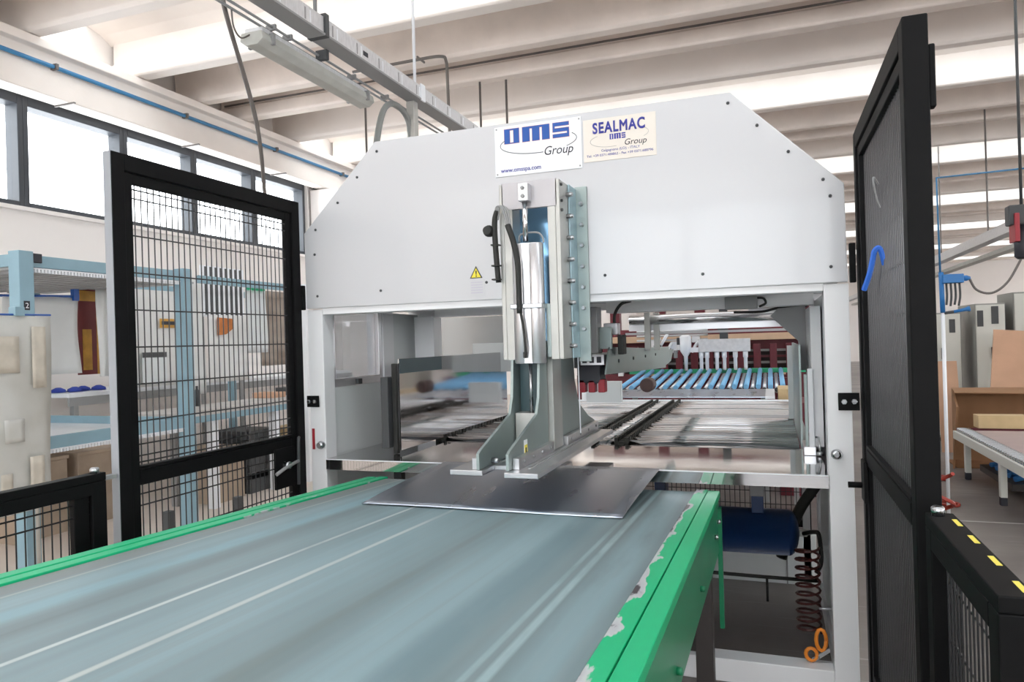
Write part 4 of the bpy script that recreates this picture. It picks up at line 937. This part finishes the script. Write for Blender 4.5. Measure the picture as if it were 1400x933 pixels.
wbn = thing('workbench', 'long grey-topped workbench running behind the left gate', 'bench', (-5.3, 6.0, 0))
obj('top', B().box(-5.5, -4.95, 4.9, 9.2, 0.90, 0.95), mat('bench_top', (196, 192, 188), 0.5, var=0.06, scale=6), wbn, bevel=0.004)
obj('front_rail', B().box(-4.98, -4.95, 4.9, 9.2, 0.84, 0.90), rackblue, wbn)
for y in (5.4, 6.3, 8.9): obj('leg', B().box(-5.05, -4.97, y, y + 0.08, 0, 0.84), signw, wbn, bevel=0.003)
for y in (5.4, 8.9): obj('rear_leg', B().box(-5.49, -5.42, y, y + 0.07, 0, 0.9), grey_md, wbn)
bench2 = thing('white_bench', 'low white ledge against the wall carrying blue scraps', 'bench', (-6.5, 5.2, 0))
obj('top', B().box(-6.9, -6.1, 4.84, 9.6, 1.10, 1.14), signw, bench2, bevel=0.004)
obj('apron', B().box(-6.12, -6.1, 4.84, 9.6, 1.02, 1.10), grey_md, bench2)
for y in (4.9, 6.3, 9.4): obj('leg', B().box(-6.17, -6.12, y, y + 0.05, 0, 1.1), grey_md, bench2)
for k in range(4):
    y = 4.93 + 0.13 * k
    single('blue_rag', B().lathe([(0.01, 0), (0.07, 0.004), (0.06, 0.03), (0.02, 0.05)], (-6.35 + 0.05 * (k % 2), y, 1.141), 'z', 9), mat('rag_blue_%d' % k, (50, 70, 160), 0.8), ['blue rag first from left on the white ledge', 'blue rag second from left on the white ledge', 'blue rag third from left on the white ledge', 'blue rag last on the right of the white ledge'][k], 'rag', 'blue rags on the white ledge')
for k in range(2):
    single('dark_bottle', B().lathe([(0.03, 0), (0.03, 0.14), (0.012, 0.17), (0.012, 0.2)], (-5.4, 5.55 + 0.12 * k, 0.95), 'z', 12), grey_dk, ['dark upright bottle on the workbench, left one of two', 'dark upright bottle on the workbench, right one of two'][k], 'bottle', 'dark bottles on the workbench')
for k, (y, w, h, m) in enumerate(((7.0, 0.3, 0.09, grey_dk), (7.5, 0.4, 0.07, signc), (8.1, 0.35, 0.11, poster_gold), (6.6, 0.2, 0.06, cardpale))):
    single('bench_box', B().box(-5.5, -5.2, y, y + w, 0.951, 0.951 + h), m, ['dark grey box on the workbench behind gate', 'long cream box on the workbench behind gate', 'gold coloured box at the far end of the workbench', 'pale pink card box on the workbench'][k], 'box', bevel=0.004)
for k, (y, z1, m, lab) in enumerate(((5.55, 0.5, cardmute, 'brown crate under the workbench next to the blue post'), (6.05, 0.62, grey_dk, 'dark grey crate under the workbench'), (7.0, 0.55, cardlab, 'tan crate under the workbench right of white leg'), (7.6, 0.66, cardmute, 'brown crate under the workbench farthest right'))):
    o = thing('crate', lab, 'crate', (-5.3, y + 0.2, 0))
    obj('body', B().box(-5.55, -5.1, y, y + 0.42, 0, z1), m, o, bevel=0.006)
    obj('lid', B().box(-5.56, -5.09, y - 0.01, y + 0.43, z1, z1 + 0.03), m, o, bevel=0.004)
for k, y in enumerate((4.0, 4.55)):
    o = thing('crate', ['wooden crate under the rack shelf, left one', 'wooden crate under the rack shelf, right one'][k], 'crate', (-6.1, y + 0.2, 0))
    obj('body', B().box(-6.08, -5.65, y, y + 0.45, 0, 0.62), cardmute, o, bevel=0.006)
    obj('lid', B().box(-6.09, -5.64, y - 0.01, y + 0.46, 0.62, 0.65), cardmute, o, bevel=0.004)
for k, (y, x) in enumerate(((3.75, -3.9), (4.25, -3.75))):
    o = thing('floor_bollard', ['dark floor bollard behind the low left fence', 'dark floor bollard behind the lower mesh of left gate'][k], 'bollard', (x, y, 0))
    obj('post', B().box(x, x + 0.05, y, y + 0.06, 0.01, 0.42), grey_dk, o, bevel=0.004)
    obj('base', B().box(x - 0.04, x + 0.09, y - 0.04, y + 0.1, 0, 0.01), grey_dk, o)

# ================================================================== RIGHT BACKGROUND
def cabinet(label, x0, x1, y0, y1, z1, wins, m=cab):
    c = thing('electric_cabinet', label, 'cabinet', ((x0 + x1) / 2, (y0 + y1) / 2, 0), 'grey electric cabinets at the right')
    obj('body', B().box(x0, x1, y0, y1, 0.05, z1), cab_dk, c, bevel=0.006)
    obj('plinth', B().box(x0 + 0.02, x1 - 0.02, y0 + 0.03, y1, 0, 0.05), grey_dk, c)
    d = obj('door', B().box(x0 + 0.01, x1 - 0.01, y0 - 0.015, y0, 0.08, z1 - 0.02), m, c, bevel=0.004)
    for (a, e, z0, z2) in wins:
        w = obj('meter_window', B().box(a, e, y0 - 0.021, y0 - 0.015, z0, z2), grey_dk, d, bevel=0.002)
    obj('handle', B().box((x0 + x1) / 2 + 0.0, (x0 + x1) / 2 + 0.015, y0 - 0.03, y0 - 0.015, 1.1, 1.25), grey_dk, d)
    return c
cabinet('grey electric cabinet with one small window, next to right gate', 1.9, 2.38, 11.0, 11.5, 1.72, [(2.24, 2.31, 1.45, 1.63)])
cabinet('grey electric cabinet with two meter windows, middle of three', 2.52, 2.86, 10.9, 11.8, 1.82, [(2.54, 2.61, 1.52, 1.73), (2.70, 2.78, 1.55, 1.78)])
cabinet('wide beige electric cabinet at right frame edge, farthest right', 2.95, 3.9, 10.9, 11.6, 1.95, [])
o = single('card_panel', B().hexa([(1.93, 10.0, 0), (2.16, 10.0, 0), (2.16, 10.03, 0), (1.93, 10.03, 0)], [(1.93, 10.25, 1.1), (2.16, 10.25, 1.1), (2.16, 10.28, 1.1), (1.93, 10.28, 1.1)]), cardpale, 'narrow peach cardboard panel leaning right beside the gate post', 'cardboard')
single('card_panel', B().hexa([(2.3, 9.6, 0), (3.4, 9.6, 0), (3.4, 9.63, 0), (2.3, 9.63, 0)], [(2.48, 9.9, 1.48), (3.4, 9.9, 1.4), (3.4, 9.93, 1.4), (2.48, 9.93, 1.48)]), cardpale, 'large peach cardboard sheet leaning on the cabinets at right edge', 'cardboard')
ob = thing('cardboard_box', 'big open brown cardboard box behind the low roller table', 'box', (2.7, 9.2, 0))
obj('back', B().box(1.92, 3.6, 9.38, 9.40, 0, 0.82), card, ob)
obj('side', B().hexa([(1.80, 8.85, 0), (1.82, 8.85, 0), (1.94, 9.4, 0), (1.92, 9.4, 0)], [(1.85, 8.85, 0.66), (1.87, 8.85, 0.66), (1.94, 9.4, 0.82), (1.92, 9.4, 0.82)]), card, ob)
obj('flap', B().hexa([(1.86, 8.95, 0.80), (3.6, 8.95, 0.78), (3.6, 9.4, 0.82), (1.92, 9.4, 0.82)], [(1.86, 8.95, 0.81), (3.6, 8.95, 0.79), (3.6, 9.4, 0.83), (1.92, 9.4, 0.83)]), card, ob)
obj('bottom', B().box(1.85, 3.6, 8.9, 9.4, 0.0, 0.01), card, ob)
ctn = single('carton', B().box(1.98, 2.42, 8.55, 8.75, 0.47, 0.60), cardlab, 'flat tan carton standing on the far end of the low roller table', 'box', bevel=0.003)
lt = thing('low_roller_table', 'low grey roller table on black-footed legs at the right', 'roller table', (2.3, 7.5, 0))
obj('top_board', B().box(1.90, 2.8, 6.0, 8.45, 0.44, 0.46), mat('roller_top', (176, 158, 156), 0.4, var=0.05, scale=5), lt)
obj('edge_rail', B().box(1.76, 1.79, 5.5, 8.6, 0.36, 0.44), cab, lt, bevel=0.002)
obj('edge_rail', B().box(2.8, 2.83, 5.5, 8.6, 0.36, 0.44), cab, lt, bevel=0.002)
s = B(); s.lathe([(0.012, 0.0), (0.02, 0.002), (0.02, 0.108), (0.012, 0.11)], (1.79, 8.56, 0.455), 'x', 10); r0 = obj('roller_end', s, steel, lt)
for k in range(1, 46): copy_part(r0, lt, (0, -0.066 * k, 0))
obj('end_rail', B().box(1.79, 2.8, 8.57, 8.6, 0.36, 0.47), maroon, lt)
for x in (1.78, 2.76):
    for y in (8.2, 7.05, 5.7):
        l = obj('leg', B().box(x, x + 0.05, y, y + 0.06, 0.07, 0.37), cab, lt, bevel=0.003)
        obj('foot', B().box(x + 0.0, x + 0.05, y + 0.005, y + 0.055, 0, 0.07), inkdark, l, bevel=0.006)
obj('shelf_bar', B().box(1.9, 2.7, 7.2, 8.2, 0.1, 0.16), legbrown, lt)
single('maroon_block', B().box(1.95, 2.2, 6.35, 6.5, 0.461, 0.53), maroon, 'dark red block on the near end of the low roller table', 'block', bevel=0.006)
for k in range(5):
    y = 7.3 + 0.18 * k
    single('blue_strap_bundle', B().tube(smooth([(1.95, y, 0.185), (2.1, y + 0.05, 0.20), (2.3, y - 0.03, 0.19), (2.5, y + 0.04, 0.2)]), 0.024, 8), bluep, ['nearest', 'second nearest', 'middle', 'second farthest', 'farthest'][k] + ' blue strap bundle on the shelf under the low roller table', 'strap', 'blue strap bundles under the low roller table')
mf = thing('air_manifold', 'blue air manifold with dark hanging hoses on a pipe, right of gate', 'manifold', (1.35, 6.5, 0))
obj('stand_pipe', B().tube([(1.285, 6.5, 1.63), (1.28, 6.5, 1.95)], 0.018, 10), bluep, mf)
obj('lower_pipe', B().tube([(1.285, 6.5, 0.0), (1.285, 6.5, 1.63)], 0.014, 10), signw, mf)
obj('thin_pipe', B().tube([(1.275, 6.5, 1.95), (1.268, 6.5, 2.70), (3.4, 6.5, 2.74)], 0.008, 8), pipeblue, mf)
obj('block', B().box(1.285, 1.43, 6.46, 6.54, 1.86, 1.93), bluep, mf, bevel=0.005)
s = B(); s.lathe([(0.02, 0), (0.024, 0.02), (0.012, 0.05)], (1.43, 6.5, 1.895), 'x', 10); obj('end_tap', s, bluep, mf)
for k in range(4): obj('hose', B().tube(smooth([(1.315 + 0.03 * k, 6.5, 1.86), (1.318 + 0.03 * k, 6.5, 1.76), (1.312 + 0.028 * k, 6.5, 1.69 - 0.01 * (k % 2))]), 0.008), grey_dk, mf)
single('hanging_cable', B().tube(smooth([(1.47, 6.5, 1.9), (1.52, 6.5, 1.80), (1.62, 6.5, 1.77), (1.72, 6.5, 1.84), (1.80, 6.5, 1.98), (1.85, 6.5, 2.1)]), 0.009, 8), condgrey, 'grey cable sagging from the blue manifold to the right', 'cable')
obj('side_bar', B().tube([(1.285, 6.5, 1.625), (1.36, 6.5, 1.635)], 0.012, 8), grey_dk, mf)
obj('side_tap', B().tube([(1.36, 6.5, 1.635), (1.44, 6.5, 1.65), (1.47, 6.5, 1.656)], [0.012, 0.014, 0.022], 8), bluep, mf)
vb = thing('hanging_tool', 'dark hanging pneumatic tool at the right frame edge', 'tool', (1.66, 6.0, 2.0))
obj('valve_block', B().box(1.60, 1.76, 5.95, 6.05, 2.22, 2.36), grey_dk, vb, bevel=0.01)
s = B(); s.lathe([(0.03, 1.98), (0.05, 2.0), (0.05, 2.12), (0.04, 2.14), (0.035, 2.22)], (1.69, 6.0, 0), 'z', 16); obj('barrel', s, inkdark, vb)
obj('clamp', B().box(1.63, 1.66, 5.93, 6.07, 2.1, 2.3), redp, vb, bevel=0.004)
obj('suspension', B().tube([(1.69, 6.0, 2.36), (1.69, 6.0, 4.6)], 0.01, 8), grey_dk, vb)
rtry = thing('cable_tray', 'pale metal cable trunking receding in the distance at right', 'cable tray', (2.9, 14, 3.2))
obj('trunking', B().hexa([(2.9, 8.6, 2.72), (3.05, 8.6, 2.72), (3.05, 34, 2.72), (2.9, 34, 2.72)], [(2.9, 8.6, 2.86), (3.05, 8.6, 2.86), (3.05, 34, 2.86), (2.9, 34, 2.86)]), trayw, rtry)
obj('lamp_batten', B().box(3.2, 3.35, 9, 33, 2.6, 2.66), lampgrey, rtry)
for y in (9.5, 12, 15, 19, 24): obj('hanger_rod', B().tube([(2.97, y, 2.86), (2.97, y, 5.09)], 0.012, 6), condgrey, rtry)
# hoses on the floor near the right gate
def coil(x, y, z0, z1, r, turns, n=14, tilt=0.0):
    pts = []
    for i in range(turns * n + 1):
        a = 2 * math.pi * i / n; t = i / (turns * n)
        pts.append((x + r * math.cos(a) + tilt * t, y + r * math.sin(a), z0 + (z1 - z0) * t))
    return pts
single('red_hose', B().tube(coil(0.478, 2.5, 1.06, 0.02, 0.03, 11), 0.006, 6), hosered2, 'bright red spiral air hose behind the mesh of right fence', 'hose')
single('red_cable', B().tube(smooth([(1.3, 7.0, 0.012), (1.42, 6.92, 0.012), (1.46, 7.02, 0.012), (1.36, 7.08, 0.012), (1.25, 7.1, 0.012)]), 0.012, 6), hosered2, 'orange red cable loop on the floor right of gate post, nearer one', 'cable')
single('red_cable', B().tube(smooth([(1.45, 8.2, 0.012), (1.6, 8.1, 0.012), (1.62, 8.3, 0.012), (1.45, 8.35, 0.012)]), 0.012, 6), hosered2, 'orange red cable loop on the floor right of gate post, farther one', 'cable')
single('paper_scrap', B().hexa([(0.9, 5.35, 0.001), (1.0, 5.3, 0.001), (1.02, 5.4, 0.001), (0.95, 5.42, 0.001)], [(0.9, 5.35, 0.01), (1.0, 5.3, 0.004), (1.02, 5.4, 0.02), (0.95, 5.42, 0.012)]), signw, 'small white scrap of paper on the floor at right', 'scrap')
obj('floor_joint', B().box(1.0, 6, 6.44, 6.46, 0.0, 0.001), mat('joint_line', (176, 172, 168), 0.6), fl)

# ================================================================== UNDER THE MACHINE
tk = thing('air_tank', 'dark blue horizontal air tank hung under the steel table', 'tank', (-0.3, 4.0, 0.46))
s = B(); prof = [(0.0, -0.75)]
for a in range(1, 7): prof.append((0.118 * math.sin(a * math.pi / 12), -0.70 - 0.05 * math.cos(a * math.pi / 12)))
prof += [(0.118, -0.70), (0.118, 0.06)]
for a in range(6): prof.append((0.118 * math.cos(a * math.pi / 12), 0.06 + 0.05 * math.sin(a * math.pi / 12)))
prof[0] = (0.01, -0.75); prof.append((0.02, 0.11))
s.lathe(prof, (0, 4.0, 0.465), 'x', 28); obj('vessel', s, tankblue, tk)
obj('saddle', B().box(-0.12, -0.06, 3.94, 4.06, 0.57, 0.66), tankblue, tk, bevel=0.004)
obj('hanger', B().box(-0.125, -0.055, 3.93, 4.07, 0.66, 0.83), grey_md, tk, bevel=0.003)
obj('saddle', B().box(-0.62, -0.56, 3.94, 4.06, 0.57, 0.83), tankblue, tk, bevel=0.004)
obj('valve', B().box(0.11, 0.15, 3.98, 4.02, 0.45, 0.48), zinc, tk, bevel=0.004)
obj('outlet_pipe', B().tube(smooth([(0.13, 3.97, 0.47), (0.18, 3.9, 0.5), (0.2, 3.9, 0.48), (0.205, 3.88, 0.36), (0.18, 3.85, 0.31)]), 0.011), darkrub, tk)
single('coiled_hose', B().tube(coil(0.132, 3.62, 0.1, 0.50, 0.052, 10), 0.006, 6), hosered, 'dark red coiled air hose hanging under the table at right', 'hose')
single('black_pipe', B().tube([(-0.7, 3.7, 0.325), (-0.1, 3.7, 0.318), (0.19, 3.7, 0.318)], 0.009, 8), darkrub, 'thin black pipe running level under the blue tank', 'pipe')
single('black_trunk_hose', B().tube(smooth([(0.02, 4.1, 0.3), (0.06, 4.1, 0.42), (0.12, 4.05, 0.58), (0.2, 4.0, 0.72)]), 0.028, 10), darkrub, 'thick black hose slanting up behind the coiled red hose', 'hose')
single('drip_tube', B().tube([(-0.05, 3.7, 0.318), (-0.05, 3.7, 0.2)], 0.006, 8), darkrub, 'short black tube hanging down from the thin black pipe', 'tube')
sc = thing('orange_shears', 'orange handled cutters resting on the white base beam', 'cutters', (0.17, 3.3, 0.1))
obj('handle', B().tube([(0.165 + 0.02 * math.cos(a), 3.29, 0.2 + 0.045 * math.sin(a)) for a in [i * 0.5236 for i in range(13)]], 0.008, 8), orange, sc)
obj('handle', B().tube([(0.125 + 0.022 * math.cos(a), 3.29, 0.135 + 0.026 * math.sin(a)) for a in [i * 0.5236 for i in range(13)]], 0.008, 8), orange, sc)
obj('blade', B().hexa([(0.13, 3.285, 0.1), (0.2, 3.285, 0.155), (0.2, 3.295, 0.155), (0.13, 3.295, 0.1)], [(0.12, 3.285, 0.112), (0.195, 3.285, 0.17), (0.195, 3.295, 0.17), (0.12, 3.295, 0.112)]), steel, sc)
single('sensor_pin', B().tube([(0.16, 3.3, 0.33), (0.209, 3.3, 0.33)], 0.006, 8), steel, 'small steel pin on the inner face of right machine post', 'pin')
fb = thing('rear_guard', 'low dark wire guard under the table just beyond the blue tank', 'fence', (-0.2, 4.72, 0))
obj('guard_frame', B().box(-1.6, 0.2, 4.70, 4.73, 0.32, 0.36), blackp, fb)
obj('guard_frame', B().box(-1.6, 0.2, 4.70, 4.73, 0.62, 0.65), blackp, fb)
b = B(); b.tube([(0, 4.715, 0.35), (0, 4.715, 0.63)], 0.0025, 5); v0 = obj('mesh_wire', b, wirem, fb); v0.location.x = -0.75
for k in range(1, 31): copy_part(v0, fb, (0.03 * k, 0, 0))
for z in (0.45, 0.53): obj('cross_wire', B().tube([(-1.55, 4.712, z), (0.15, 4.712, z)], 0.0025, 5), wirem, fb)
for x in (-1.6, 0.17): obj('post', B().box(x, x + 0.03, 4.69, 4.74, 0, 0.65), blackp, fb)
